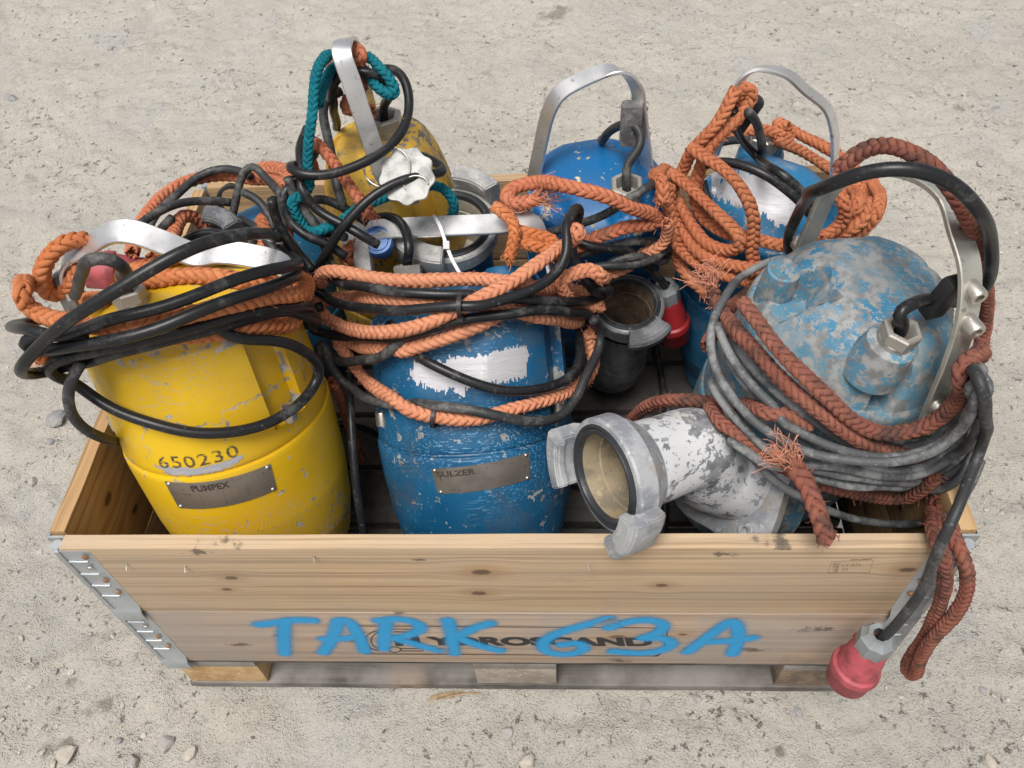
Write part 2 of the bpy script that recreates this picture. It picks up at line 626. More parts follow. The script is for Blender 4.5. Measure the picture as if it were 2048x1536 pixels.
def stone_geo(seed, size, flat=.65):
    r = np.random.default_rng(seed)
    bm = bmesh.new()
    bmesh.ops.create_icosphere(bm, subdivisions=2, radius=1)
    V = np.array([v.co for v in bm.verts])
    bm.verts.index_update()
    F = [[v.index for v in f.verts] for f in bm.faces]
    bm.free()
    for k in range(11):                                   # flat broken faces
        n = unit(r.normal(size=3))
        d = r.uniform(.5, .88)
        s = V @ n - d
        V = V - np.outer(np.maximum(s, 0), n)
    return V * np.array([1, r.uniform(.65, .95), flat * r.uniform(.7, 1.1)]) * size, F


def stone_mat(name, a, b):
    t = NT(name)
    v = t.obj()
    c = t.mix(t.ramp(t.noise(v, 60, 5, .6), .4, .65), a, b)
    c = t.mix(t.ramp(t.noise(v, 25, 3), .5, .7, 0, .5), c, (.42, .385, .33))
    return t.done(c, .85, 0., t.bump(t.noise(v, 140, 5), .5, .002), spec=.25)


ST = [stone_mat('grey stone', (.34, .325, .305), (.26, .25, .24)), stone_mat('buff stone', (.42, .38, .32), (.33, .30, .26)),
      stone_mat('blue grey stone', (.27, .27, .275), (.20, .20, .205))]
# stones one can pick out: photo position, half size, tone, what it lies beside
stones = [(220, 97, .017, 0, 'grey chipped stone on the dirt behind the crate, off its far left corner'),
          (108, 82, .014, 2, 'small bluish stone on the dirt far behind the crate'),
          (22, 196, .026, 2, 'flat dark bluish stone half sunk in dirt far left of the crate'),
          (1118, 147, .020, 0, 'flat grey stone on the dirt behind the two blue pumps'),
          (1290, 90, .012, 1, 'buff pebble on the dirt behind the pump with the bare handle'),
          (112, 838, .030, 2, 'flat bluish stone lying beside the left crate wall'),
          (62, 958, .016, 0, 'small grey stone on the dirt left of the crate corner hinge'),
          (98, 880, .013, 2, 'small bluish stone next to the flat stone by the left crate wall'),
          (380, 1508, .016, 1, 'angular buff stone on the dirt in front of the crate'),
          (333, 1484, .020, 0, 'rough grey stone in front of the crate beside the angular buff one'),
          (133, 1510, .022, 1, 'large buff stone in front of the left crate corner'),
          (265, 1524, .018, 0, 'pale grey stone at the front edge near the buff stones'),
          (236, 1483, .008, 2, 'tiny black stone in front of the crate'),
          (1292, 1408, .012, 0, 'round grey stone just in front of the pallet bottom board'),
          (1012, 1463, .016, 0, 'smooth grey stone in front of the pallet centre block'),
          (1055, 1522, .019, 1, 'pale flat stone in front of the smooth grey stone'),
          (1598, 1420, .013, 2, 'dark stone in front of the pallet beside the red plug'),
          (1395, 1395, .010, 0, 'small grey stone beside the pallet bottom board'),
          (1985, 1520, .015, 1, 'buff stone on the dirt off the right front corner of the crate'),
          (1735, 168, .016, 1, 'pale stone on the dirt behind the right rear pump'),
          (1960, 330, .014, 0, 'grey stone on the dirt to the right of the frayed red rope'),
          (300, 245, .012, 1, 'small buff stone on the dirt behind the rear left crate corner')]
for i, (px, py, s, m, lab) in enumerate(stones):
    p = at_z(px, py, 0)
    V, F = stone_geo(100 + i, s)
    gz = float(ground_h(np.array([p[0]]), np.array([p[1]]))[0])
    o = mesh_obj('stone', V, F, ST[m])
    o.location = (p[0], p[1], gz + s * .12)
    o.rotation_euler = (0, 0, i * 1.3)
    tag(o, lab, 'stone', 'loose stones on the dirt')

# gravel too small to count
gv, gf, gn = [], [], 0
bm = bmesh.new()
bmesh.ops.create_icosphere(bm, subdivisions=1, radius=1)
IV = np.array([v.co for v in bm.verts])
bm.verts.index_update()
IF = np.array([[v.index for v in f.verts] for f in bm.faces])
bm.free()
k = 0
while k < 15000:
    x, y = RNG.uniform(-2.1, 2.3), RNG.uniform(-.7, 3.0)
    if abs(x) < .64 and -.02 < y < .82: continue
    dens = vnoise(np.array([x * 2.3]), np.array([y * 2.3]), 3)[0]
    if dens < RNG.uniform(.15, .95): continue
    s = min(.0075, .0011 * math.exp(RNG.exponential(.55)))
    V = IV * (1 + RNG.normal(size=(len(IV), 1)) * .2) * np.array([1, RNG.uniform(.6, 1), RNG.uniform(.45, .8)]) * s
    a = RNG.uniform(0, 6.28)
    V = V @ np.array([[math.cos(a), -math.sin(a), 0], [math.sin(a), math.cos(a), 0], [0, 0, 1]])
    z = ground_h(np.array([x]), np.array([y]))[0]
    gv.append(V + np.array([x, y, z + s * .25]))
    gf.append(IF + gn)
    gn += len(IV)
    k += 1


def gravel_mat():
    t = NT('gravel')
    v = t.obj()
    c = t.mix(t.ramp(t.voro(v, 55, out='Color'), .3, .8), (.46, .42, .36), (.27, .265, .265))
    return t.done(c, .9, 0., spec=.2)


g = mesh_obj('gravel', np.concatenate(gv), np.concatenate(gf).tolist(), gravel_mat())
tag(g, 'scattered fine gravel over the dirt yard', 'gravel', kind='stuff')


# ================================================================== wood
def wood(name, c1, c2, knots=(), grey=.0, axis=0, seed=0., dark=0.0, stain=.25, rough=.68, fine=1.0, spots=()):
    """grain runs along axis; knots = (along, across) in object space"""
    t = NT(name)
    sx = t.n('ShaderNodeSeparateXYZ')
    t.put(sx.inputs[0], t.obj())
    x = sx.outputs[axis]
    z = sx.outputs[2] if axis != 2 else sx.outputs[0]
    y = sx.outputs[1] if axis != 1 else sx.outputs[0]
    zc = z
    kmask = None
    halo = None
    for (kx, kz, ks) in knots:
        dx = t.math('MULTIPLY', t.math('SUBTRACT', x, kx), .55)
        dz = t.math('SUBTRACT', z, kz)
        d = t.math('SQRT', t.math('ADD', t.math('MULTIPLY', dx, dx), t.math('MULTIPLY', dz, dz)))
        infl = t.ramp(d, 0.0, ks * 5.5, 1, 0)
        zc = t.math('ADD', zc, t.math('MULTIPLY', t.math('MULTIPLY', infl, dz), -.75))
        d = t.math('ADD', d, t.math('MULTIPLY', t.math('SUBTRACT', t.noise(t.obj(), 160, 3), .5), ks * .5))
        mk = t.ramp(d, ks * .55, ks * 1.0, 1, 0)
        hk = t.ramp(d, ks * .6, ks * 3.2, .75, 0)
        kmask = mk if kmask is None else t.math('MAXIMUM', kmask, mk)
        halo = hk if halo is None else t.math('MAXIMUM', halo, hk)
    cb = t.n('ShaderNodeCombineXYZ')
    t.put(cb.inputs[0], t.math('MULTIPLY', x, 1.1))
    t.put(cb.inputs[1], t.math('MULTIPLY', y, 26))
    t.put(cb.inputs[2], t.math('MULTIPLY', zc, 26))
    gv_ = t.map(cb.outputs[0], loc=(seed, seed * 2.1, seed * .7))
    broad = t.noise(gv_, 1.0, 3, .5, .6)
    g1 = t.noise(t.map(gv_, scale=(1, 5 * fine, 5 * fine)), 1.2, 3, .6, .25)
    g2 = t.noise(t.map(gv_, scale=(6, 22, 22)), 1.6, 2, .6)
    c = t.mix(t.ramp(broad, .3, .7), c1, c2)
    c = t.mix(t.ramp(g1, .46, .66, 0, .75), c, tuple(q * .60 for q in c2))
    c = t.mix(t.ramp(g2, .56, .74, 0, .35), c, tuple(q * .5 for q in c2))
    if halo is not None:
        c = t.mix(t.math('MULTIPLY', halo, .7), c, (.30, .165, .075))
        c = t.mix(kmask, c, (.115, .062, .03))
    if grey > 0:
        c = t.mix(t.ramp(t.noise(t.obj(), 5, 5, .6), .38, .62, 0, grey), c, (.30, .28, .26))
    st = t.ramp(t.noise(t.map(t.obj(), loc=(seed, 1, 4)), 7.5, 6, .65), .58, .74, 0, stain)
    c = t.mix(st, c, (.16, .14, .125))
    for (kx, kz, ks) in spots:
        dx = t.math('MULTIPLY', t.math('SUBTRACT', x, kx), .35)
        dz = t.math('SUBTRACT', z, kz)
        d = t.math('SQRT', t.math('ADD', t.math('MULTIPLY', dx, dx), t.math('MULTIPLY', dz, dz)))
        d = t.math('ADD', d, t.math('MULTIPLY', t.math('SUBTRACT', t.noise(t.obj(), 55, 6, .7), .5), ks * 3.4))
        c = t.mix(t.ramp(d, ks * .2, ks * .8, .8, 0), c, (.085, .07, .058))
    if dark > 0:
        c = t.mix(dark, c, (.10, .085, .07))
    h = t.math('ADD', t.math('MULTIPLY', g1, .5), t.math('MULTIPLY', g2, .6))
    return t.done(c, rough, 0., t.bump(h, .30, .0012), spec=.3)


RIM, DECK, MID = .544, .144, .344
PINE1, PINE2 = (.53, .395, .255), (.44, .305, .18)


def loc_xz(px, py, z0, s):
    p = at_y(px, py, 0)
    return (p[0], p[2] - z0, s)


KN_UP = [loc_xz(463, 1156, MID, .0065), loc_xz(454, 1179, MID, .005), loc_xz(963, 1145, MID, .0095), loc_xz(958, 1187, MID, .0075),
         loc_xz(1323, 1171, MID, .006), loc_xz(1815, 1140, MID, .008)]
KN_LO = [loc_xz(1236, 1274, DECK, .009), loc_xz(1232, 1319, DECK, .008), loc_xz(1366, 1269, DECK, .005), loc_xz(1470, 1238, DECK, .004),
         loc_xz(705, 1283, DECK, .004)]
SP_UP = [loc_xz(445, 1092, MID, .012), loc_xz(400, 1105, MID, .010), loc_xz(1535, 1092, MID, .010), loc_xz(1450, 1108, MID, .010), loc_xz(1560, 1098, MID, .006), loc_xz(840, 1120, MID, .006)]
SP_LO = [loc_xz(560, 1270, DECK, .010), loc_xz(480, 1290, DECK, .012), loc_xz(1500, 1300, DECK, .014), loc_xz(1640, 1260, DECK, .016), loc_xz(800, 1225, DECK, .008), loc_xz(1240, 1322, DECK, .008)]
W_UP = wood('pine front upper', PINE1, PINE2, KN_UP, grey=.22, seed=1.3, stain=.35, spots=SP_UP)
W_LO = wood('pine front lower', (.46, .345, .25), (.40, .285, .20), KN_LO, grey=.6, seed=4.9, stain=.55, spots=SP_LO)
W_SIDE = wood('pine side', (.50, .34, .18), (.36, .215, .10), [(.12, .13, .009), (.22, .12, .006), (.5, .08, .008), (.15, .05, .007)], axis=1, seed=7.7, stain=.2)
W_BACK = wood('pine back', (.50, .335, .175), (.36, .22, .11), [(-.2, .12, .008), (.35, .1, .007)], grey=.2, seed=9.1)
GALV = steel('galvanised sheet', (.50, .53, .55), .42, .75, .45, 2.0)
RIVET = cast('rusty rivet', (.36, .20, .10), (.22, .11, .05), (.30, .14, .06), .45, .6, .3)
RIVETS = steel('steel rivet', (.5, .5, .48), .35)


def board(name, a, b, mat_, parent, wob=.0012, seed=0, nsub=28, bev=.0025):
    """plank with eased edges and a slightly uneven surface"""
    bm = bmesh.new()
    bmesh.ops.create_cube(bm, size=1)
    a, b = np.array(a, float), np.array(b, float)
    for v in bm.verts: v.co = Vector((a + b) / 2) + Vector(np.array(v.co) * (b - a))
    bmesh.ops.bevel(bm, geom=bm.edges[:], offset=bev, segments=2, profile=.7, affect='EDGES')
    ax = int(np.argmax(b - a))
    L = b[ax] - a[ax]
    for k in range(1, nsub):
        p = Vector((0, 0, 0))
        p[ax] = a[ax] + L * k / nsub
        n = Vector((0, 0, 0))
        n[ax] = 1
        bmesh.ops.bisect_plane(bm, geom=bm.verts[:] + bm.edges[:] + bm.faces[:], plane_co=p, plane_no=n)
    r = np.random.default_rng(seed)
    ph = r.uniform(0, 6, 6)
    for v in bm.verts:
        s = v.co[ax] / L
        e = [wob * (math.sin(s * 9 + ph[q]) * .6 + math.sin(s * 31 + ph[q + 3]) * .4) for q in range(3)]
        e[ax] = 0
        # keep the planes that carry print flat
        if ax == 0: e[1] *= .15
        v.co += Vector(e)
    me = bpy.data.meshes.new(name)
    bm.to_mesh(me)
    bm.free()
    me.materials.append(mat_)
    me.shade_smooth()
    me.set_sharp_from_angle(angle=math.radians(40))
    return link(bpy.data.objects.new(name, me), parent)


def sheet(mb, prof, x0, x1, th, nx=1, M=None, round_top=0.):
    """bent sheet metal: profile of (y,z) points swept along x with thickness"""
    P = np.array(prof, float)
    T = np.gradient(P, axis=0)
    T /= np.linalg.norm(T, axis=1)[:, None]
    Nn = np.stack([-T[:, 1], T[:, 0]], 1)
    xs = np.linspace(x0, x1, nx + 1)
    V, F = [], []
    n = len(P)
    for sgn in (0, 1):
        for xx in xs:
            for q in range(n):
                yz = P[q] + Nn[q] * th * sgn
                V.append((xx, yz[0], yz[1]))
    m = (nx + 1) * n
    for i in range(nx):
        for q in range(n - 1):
            a, b, c, d = i * n + q, i * n + q + 1, (i + 1) * n + q + 1, (i + 1) * n + q
            F += [(a, b, c, d), (m + d, m + c, m + b, m + a)]
    for i in range(nx):
        for q in (0, n - 1):
            a, b = i * n + q, (i + 1) * n + q
            F.append((a, b, m + b, m + a))
    for q in range(n - 1):
        for i in (0, nx):
            a, b = i * n + q, i * n + q + 1
            F.append((b, a, m + a, m + b))
    V = np.array(V)
    if M is not None: V = V @ M[:3, :3].T + M[:3, 3]
    return mb.add(V, F)


def hinge(parent, sx, sy, seed):
    """corner hinge: leaf on the long board, leaf on the short board, knuckle, embossed ribs, foot tab"""
    # built for the front left corner, mirrored for the others
    Mm = np.eye(4)
    Mm[0, 0] = -sx
    Mm[1, 1] = 1 if sy < 0 else -1
    Mm[1, 3] = 0 if sy < 0 else .8
    mb = MB()
    lip = [(-.0005, .193), (-.0005, .02), (-.004, .012), (-.0075, .004), (-.0075, -.010), (-.0060, -.020)]
    sheet(mb, lip, -.600, -.556, .0022, 1, Mm)
    for zz in (.165, .128, .092, .058):
        c = np.array([[-.596, -.0018, zz], [-.582, -.0022, zz], [-.570, -.0016, zz - .001]])
        V, F, _ = tube_geo(resample(c, .006), .0017, 8)
        mb.add(V @ Mm[:3, :3].T + Mm[:3, 3], F)
    # knuckle and side leaf
    V, F, _ = tube_geo(resample(np.array([[-.6035, .008, .004], [-.6035, .008, .196]]), .02), .0075, 12)
    mb.add(V @ Mm[:3, :3].T + Mm[:3, 3], F)
    mb.box((-.605, -.0027, .004), (-.598, .006, .193), Mm)
    mb.box((-.6225, .024, .004), (-.6203, .085, .193), Mm)
    mb.box((-.6225, .020, .004), (-.6, .0235, .193), Mm)
    h = mb.build('hinge', GALV, parent, 35)
    me = h.data
    bm = bmesh.new()
    bm.from_mesh(me)
    bmesh.ops.recalc_face_normals(bm, faces=bm.faces)
    bm.to_mesh(me)
    bm.free()
    for q, (dx, zz) in enumerate([(-.566, .180), (-.574, .147), (-.568, .110), (-.566, .072), (-.572, .040)]):
        if q == 4: continue
        m2 = MB().lathe([(.0001, .0028), (.003, .0024), (.0046, .0008), (.005, 0)], 12, frame_M((dx, -.0030, zz), (0, -1, 0)))
        V = m2.v[0] @ Mm[:3, :3].T + Mm[:3, 3]
        mesh_obj('rivet', V, m2.f, RIVETS if q == 1 else RIVET, h, True)
    return h


def collar(z0, label, wf, seed):
    root = empty('pallet_collar', Matrix.Translation((0, 0, z0)), label, 'crate collar', 'stacked pallet collars')
    H = .1985 if z0 > .3 else .1965
    fr = board('board', (-.596, 0, .0), (.596, .022, H), wf, root, seed=seed)
    board('board', (-.596, .778, .0), (.596, .80, H), W_BACK, root, seed=seed + 1)
    board('board', (-.6195, .026, .0), (-.5975, .774, H), W_SIDE, root, seed=seed + 2)
    board('board', (.5975, .026, .0), (.6195, .774, H), W_SIDE, root, seed=seed + 3)
    for sx in (-1, 1):
        for sy in (-1, 1):
            hinge(root, sx, sy, seed)
    return root, fr


lower, lower_front = collar(DECK, 'lower wooden crate collar with blue sprayed lettering, resting on the pallet', W_LO, 10)
upper, upper_front = collar(MID + .0005, 'upper wooden crate collar with plain knotty front board, stacked on the lettered one', W_UP, 20)

# nails driven in the upper board
NAIL = steel('nail', (.55, .54, .5), .4)
for px, py in ((251, 1127), (368, 1131), (625, 1111), (1174, 1127)):
    p = at_y(px, py, 0)
    V, F, _ = tube_geo(np.array([[p[0], .004, p[2] - MID], [p[0] + .002, -.004, p[2] - MID - .001], [p[0] + .003, -.009, p[2] - MID - .004]]), .0011, 6)
    mesh_obj('nail', V, F, NAIL, upper_front)

# ------------------------------------------------------------------ pallet
pal = empty('pallet', Matrix.Translation((0, 0, 0)), 'weathered grey wooden pallet under the crate', 'pallet')
W_PAL = wood('weathered pallet', (.125, .112, .10), (.075, .067, .059), [(-.2, .01, .01)], grey=.6, seed=3.1, stain=.6)
W_DECK = wood('shade darkened deck', (.032, .028, .025), (.02, .018, .016), [], grey=.3, seed=6.1, stain=.6)  # deck colour near black, painting in the shade between the pumps
W_PALY = wood('weathered pallet cross', (.22, .20, .175), (.15, .13, .115), [], grey=.6, axis=1, seed=5.1, stain=.6)
OSB = cast('pressed block', (.50, .335, .17), (.40, .25, .11), (.30, .18, .08), .62, .85, 0., 3.)
OSB2 = cast('grey pressed block', (.34, .295, .245), (.26, .22, .18), (.24, .19, .14), .6, .9, 0., 5.)
OSB3 = cast('dark pressed block', (.21, .15, .10), (.12, .09, .065), (.28, .19, .10), .6, .9, 0., 8.)
for k, yy in enumerate((.006, .35, .694)):
    board('bottom_board', (-.598, yy, 0.001), (.598, yy + .1, .022), W_PAL, pal, seed=40 + k)
    for q, xx in enumerate((-.525, 0, .525)):
        m = (OSB, OSB2, OSB3)[q] if k == 0 else OSB2
        board('block', (xx - .0715, yy + .002, .0235), (xx + .0715, yy + .098, .0995), m, pal, seed=50 + q, nsub=6, bev=.004)
for q, xx in enumerate((-.525, 0, .525)):
    board('stringer', (xx - .0715, .006, .101), (xx + .0715, .794, .121), W_PALY, pal, seed=60 + q)
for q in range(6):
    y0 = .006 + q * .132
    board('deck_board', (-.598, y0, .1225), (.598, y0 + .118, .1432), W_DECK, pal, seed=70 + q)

# ------------------------------------------------------------------ print and spray paint on the lower front board


def ink(name, col, rough=.6, lo=.35, hi=.55, amt=1.):
    t = NT(name)
    v = t.obj()
    a = t.ramp(t.noise(t.map(v, scale=(1, 1, 5)), 120, 4, .65), lo, hi, .2, amt)
    return t.done(col, rough, 0., alpha=a)


INK = ink('black print', (.015, .015, .017), .6, .25, .36)
FAINT = ink('faint print', (.10, .06, .035), .7, .35, .6, .75)


def front_poly(name, polys, mat_, parent, y=-.0006, z0=DECK):
    V, F, n = [], [], 0
    for pts in polys:
        for px, py in pts:
            p = at_y(px, py, 0)
            V.append((p[0], y, p[2] - z0))
        F.append(list(range(n, n + len(pts))))
        n += len(pts)
    return mesh_obj(name, V, F, mat_, parent)


def line_quads(pts, w):
    out = []
    for a, b in zip(pts[:-1], pts[1:]):
        a, b = np.array(a, float), np.array(b, float)
        d = (b - a) / (np.linalg.norm(b - a) + 1e-9)
        n = np.array([-d[1], d[0]]) * w / 2
        out.append([a + n, b + n, b - n, a - n])
    return out


def z3(pts, ox=500, oy=1200, s=3.793): return [(ox + x / s, oy + y / s) for x, y in pts]


# company print: outline, emblem, lettering
polys = []
top = z3([(800, 195), (1300, 198), (2046, 202)]) + z3([(600, 205), (1180, 210), (1240, 216), (1268, 232)], 1000)
bot = z3([(880, 407), (1400, 411), (2046, 414)]) + z3([(600, 420), (1175, 424)], 1000)
polys += line_quads(top, 1.1) + line_quads(bot, 1.1)
polys += line_quads(z3([(768, 212), (795, 268), (820, 330), (842, 385), (860, 402), (885, 407)]), 2.8)
polys += line_quads(z3([(1272, 226), (1262, 280), (1245, 350), (1228, 392), (1205, 415), (1175, 424)], 1000), 2.8)
arc1 = [(1000 - 125 * math.cos(a) * 1.0, 305 + 78 * math.sin(a)) for a in np.linspace(-1.35, 1.45, 16)]
arc2 = [(1005 - 85 * math.cos(a) * 1.0, 305 + 66 * math.sin(a)) for a in np.linspace(-1.3, 1.35, 14)]
polys += line_quads(z3(arc1), 1.9) + line_quads(z3(arc2), 1.9)
polys += line_quads(z3([(1000, 222), (1080, 224), (1090, 218), (1275, 220), (1278, 240), (1092, 238)]), 1.5)
circ = [(1095 + 48 * math.cos(a), 374 + 21 * math.sin(a)) for a in np.linspace(0, 6.283, 18)]
polys += line_quads(z3(circ), 1.6)
polys += line_quads(z3([(1142, 366), (1308, 367), (1315, 385), (1145, 384), (1142, 366)]), 1.5)
front_poly('printed_emblem', polys, INK, lower_front)


def front_text(txt, pl, pr, hpx, name, mat_, parent, z0, bold=.0, y=-.0006, skew=0.):
    """text between photo points pl (bottom left) and pr (bottom right), capital height hpx photo pixels"""
    V, F = text_geo(txt, bold)
    W = V[:, 0].max()
    out = []
    for u, v in V:
        f = u / W
        px = pl[0] + (pr[0] - pl[0]) * f + skew * v * hpx
        py = pl[1] + (pr[1] - pl[1]) * f - v * hpx
        p = at_y(px, py, 0)
        out.append((p[0], y, p[2] - z0))
    return mesh_obj(name, out, F, mat_, parent)


front_text('H', z3([(1105, 346)])[0], z3([(1303, 347)])[0], 22, 'printed_lettering', INK, lower_front, DECK, .06, skew=-.35)
front_text('YDROSCAND', z3([(1345, 342)])[0], z3([(1165, 350)], 1000)[0], 17.5, 'printed_lettering', INK, lower_front, DECK, .055, skew=-.3)
front_poly('printed_stamp', line_quads([(1663, 1123), (1746, 1120), (1738, 1145), (1655, 1146), (1663, 1123)], .7) + line_quads([(1680, 1123), (1671, 1146)], .7) +
           [q for k in range(6) for q in line_quads([(1665 + k * .2, 1126 + k * 3.1), (1676, 1126 + k * 3.1)], 1.1)] + line_quads([(1700, 1119.5), (1744, 1117.8)], 1.3),
           FAINT, upper_front, z0=MID)
front_text('LY-072', (1684, 1133), (1722, 1132), 5.5, 'printed_stamp_lettering', FAINT, upper_front, MID, .0)
front_text('NT', (1684, 1141), (1697, 1141), 5, 'printed_stamp_lettering', FAINT, upper_front, MID, .0)


def spray_mat():
    t = NT('blue spray paint')
    v = t.obj()
    a = t.attr('cover')
    n = t.noise(v, 900, 2, .7)
    n2 = t.noise(t.map(v, scale=(1, 1, 6)), 60, 4, .6)
    al = t.math('ADD', a, t.math('MULTIPLY', t.math('SUBTRACT', n, .5), .25))
    al = t.math('ADD', al, t.math('MULTIPLY', t.math('SUBTRACT', n2, .5), .75))
    al = t.ramp(al, .08, 1.1, 0, .90)
    return t.done(t.mix(t.ramp(n2, .4, .7), (.003, .33, .68), (.006, .26, .56)), .5, 0., alpha=al)


SPRAY = spray_mat()


def spray(name, strokes, hw=12.5, soft=25.0, y=-.0013):
    segs = []
    for st in strokes:
        W = np.array([[at_y(px, py, 0)[0], at_y(px, py, 0)[2] - DECK] for px, py in st])
        W = spline(np.stack([W[:, 0], W[:, 1], 0 * W[:, 0]], 1), .004)[:, :2]
        segs.append(W)
    P = np.concatenate(segs)
    sc = 1 / 1190.
    r1 = hw * sc
    r2 = soft * sc
    st = .0022
    xs = np.arange(P[:, 0].min() - r2 - st, P[:, 0].max() + r2 + st, st)
    zs = np.arange(P[:, 1].min() - r2 - st, P[:, 1].max() + r2 + st, st)
    Xg, Zq = np.meshgrid(xs, zs)
    D = np.min(np.hypot(Xg[..., None] - P[:, 0], Zq[..., None] - P[:, 1]), -1)
    A = 1.25 * np.exp(-(D / (r1 * 1.22)) ** 2)
    n = len(xs)
    V = np.stack([Xg.ravel(), np.full(Xg.size, y), Zq.ravel()], 1)
    keep = A > 0.02
    F = []
    for j in range(len(zs) - 1):
        for i in range(n - 1):
            if keep[j:j + 2, i:i + 2].any() and zs[j + 1] < .196 and zs[j] > .002:
                F.append((j * n + i, j * n + i + 1, (j + 1) * n + i + 1, (j + 1) * n + i))
    used = np.unique(np.array(F).ravel())
    remap = -np.ones(len(V), int)
    remap[used] = np.arange(len(used))
    mesh_obj(name, V[used], remap[np.array(F)].tolist(), SPRAY, lower_front, attr={'cover': A.ravel()[used]})


spray('sprayed_letter', [z3([(70, 183), (200, 165), (330, 148), (480, 150)]), z3([(262, 165), (258, 280), (262, 402)])])
spray('sprayed_letter', [z3([(555, 395), (600, 330), (650, 220), (675, 150), (740, 155), (800, 225), (845, 310), (872, 385)]), z3([(560, 292), (680, 290), (800, 275)])])
spray('sprayed_letter', [z3([(1015, 365), (1022, 250), (1035, 150)]), z3([(975, 152), (1130, 140), (1260, 170), (1292, 215), (1200, 262), (1090, 285)]), z3([(1090, 285), (1200, 315), (1320, 350), (1430, 378)])])
spray('sprayed_letter', [z3([(1500, 150), (1530, 260), (1545, 400)]), z3([(1820, 172), (1680, 218), (1560, 285)]), z3([(1590, 285), (1720, 335), (1890, 378)])])
spray('sprayed_letter', [z3([(830, 132), (700, 170), (520, 220), (390, 270), (330, 320), (345, 378), (430, 405), (550, 402), (635, 365), (590, 325), (470, 335)], 1000)])
spray('sprayed_letter', [z3([(825, 205), (950, 165), (1130, 148), (1235, 180), (1200, 240), (1085, 282)], 1000), z3([(1085, 285), (1240, 288), (1300, 330), (1220, 378), (1060, 398), (860, 385)], 1000)])
spray('sprayed_letter', [z3([(1420, 388), (1530, 310), (1650, 220), (1755, 160), (1805, 220), (1795, 320), (1762, 405)], 1000), z3([(1600, 312), (1750, 305), (1915, 283)], 1000)])
# ================================================================== PUMPS
from mathutils.bvhtree import BVHTree
BODY = []                                   # world geometry of pump bodies, for laying ropes on them
BLUE, BLUE2 = (.004, .068, .155), (.006, .095, .21)
M_BLUE = paint('worn blue paint', BLUE, BLUE2, metal=(.37, .36, .34), chip=.63, fine=.69, scratch=.65, dirt=(.07, .072, .075), dirt_lo=.50, seed=1, scr_col=(.17, .36, .52), dirt_amt=.5, gouge=.60)
M_BLUEC = paint('chipped blue paint', (.006, .115, .30), (.007, .09, .25), metal=(.52, .45, .28), chip=.635, fine=.685, scratch=.72, dirt=(.30, .29, .27), dirt_lo=.66, seed=5)
M_BLUEF = paint('rubbed blue paint', (.012, .14, .30), (.02, .175, .34), metal=(.42, .42, .41), chip=.66, fine=.70, scratch=.665, dirt=(.36, .36, .35), dirt_lo=.55, seed=9)
M_PALE = paint('dusty blue paint', (.10, .23, .31), (.03, .17, .30), metal=(.29, .30, .30), chip=.50, fine=.55, scratch=.70, dirt=(.30, .315, .31), dirt_lo=.46, rough=.66, seed=3, dirt_amt=.85, gouge=.9)
M_YEL = paint('scratched yellow paint', (.66, .42, .008), (.58, .345, .008), metal=(.40, .39, .37), chip=.645, fine=.77, scratch=.635, dirt=(.42, .28, .08), dirt_lo=.54, seed=2, scr_col=(.40, .34, .22), dirt_amt=.45, gouge=.50)
M_RUSTY = paint('rusted yellow paint', (.66, .41, .05), (.52, .30, .03), metal=(.22, .20, .175), chip=.58, fine=.63, scratch=.70, dirt=(.15, .12, .085), dirt_lo=.46, rough=.6, seed=6, dirt_amt=.8)
M_HAND = steel('handle steel', (.70, .70, .70), .34, .85, .22, 1.)
M_HANDC = steel('dull handle steel', (.56, .55, .49), .42, .8, .4, 4.)
M_GLAND = steel('gland steel', (.42, .40, .36), .48, .7, .6, 3.)
M_BOLT = steel('bolt steel', (.56, .53, .47), .36, .85, .35, 6.)
M_CLAMP = cast('clamp casting', (.30, .295, .285), (.14, .14, .14), (.25, .2, .15), .66, .5, .4, 2.)
M_RING = cast('coupling casting', (.48, .475, .46), (.33, .33, .33), (.30, .24, .17), .66, .5, .45, 1.)
M_RINGD = cast('dark coupling casting', (.20, .205, .215), (.11, .115, .125), (.20, .14, .09), .62, .5, .4, 5.)
M_RINGC = cast('weathered coupling casting', (.40, .41, .42), (.26, .275, .30), (.34, .27, .18), .58, .62, .3, 9.)
M_PIPEW = paint('flaking white paint', (.58, .59, .60), (.48, .49, .50), metal=(.26, .27, .29), chip=.535, fine=.60, scratch=.75, dirt=(.42, .34, .22), dirt_lo=.57, rough=.5, seed=4, edge=False)
M_RUSTIN = cast('rusty bore', (.12, .08, .052), (.06, .04, .026), (.26, .18, .10), .5, .8, .1, 3.)
M_BOREL = cast('pale bore', (.50, .49, .42), (.40, .38, .31), (.30, .25, .17), .6, .5, .1, 6.)
M_BOREC = cast('tan bore', (.33, .27, .18), (.22, .19, .14), (.36, .28, .16), .5, .5, .1, 2.)
M_GASK = rubber('gasket rubber', (.03, .032, .036), (.15, .155, .16), .52, .4, .38)
M_BLACK = rubber('black fitting', (.02, .02, .022), (.12, .12, .12), .55, .4, .45)
M_PLATE = steel('nameplate', (.26, .235, .205), .45, .7, .7, 3., False)
M_ENGR = ink('engraving', (.045, .03, .02), .6, .36, .5, .95)
M_ENGF = ink('faint engraving', (.07, .055, .045), .6, .45, .6, .6)
M_STAMP = ink('stamped number', (.05, .045, .04), .6, .38, .56, .95)


def scraped(name, col=(.66, .65, .67)):
    t = NT(name)
    v = t.obj()
    st = t.noise(t.map(v, scale=(1, 1, 14)), 45, 3, .6)
    c = t.mix(t.ramp(st, .4, .66, 0, .5), col, tuple(x * .72 for x in col))
    return t.done(c, .42, .25, t.bump(st, .4, .0008))


M_SCRAPE = scraped('ground metal', (.52, .515, .54))
M_SCRAPY = scraped('grey ground strip', (.40, .40, .43))


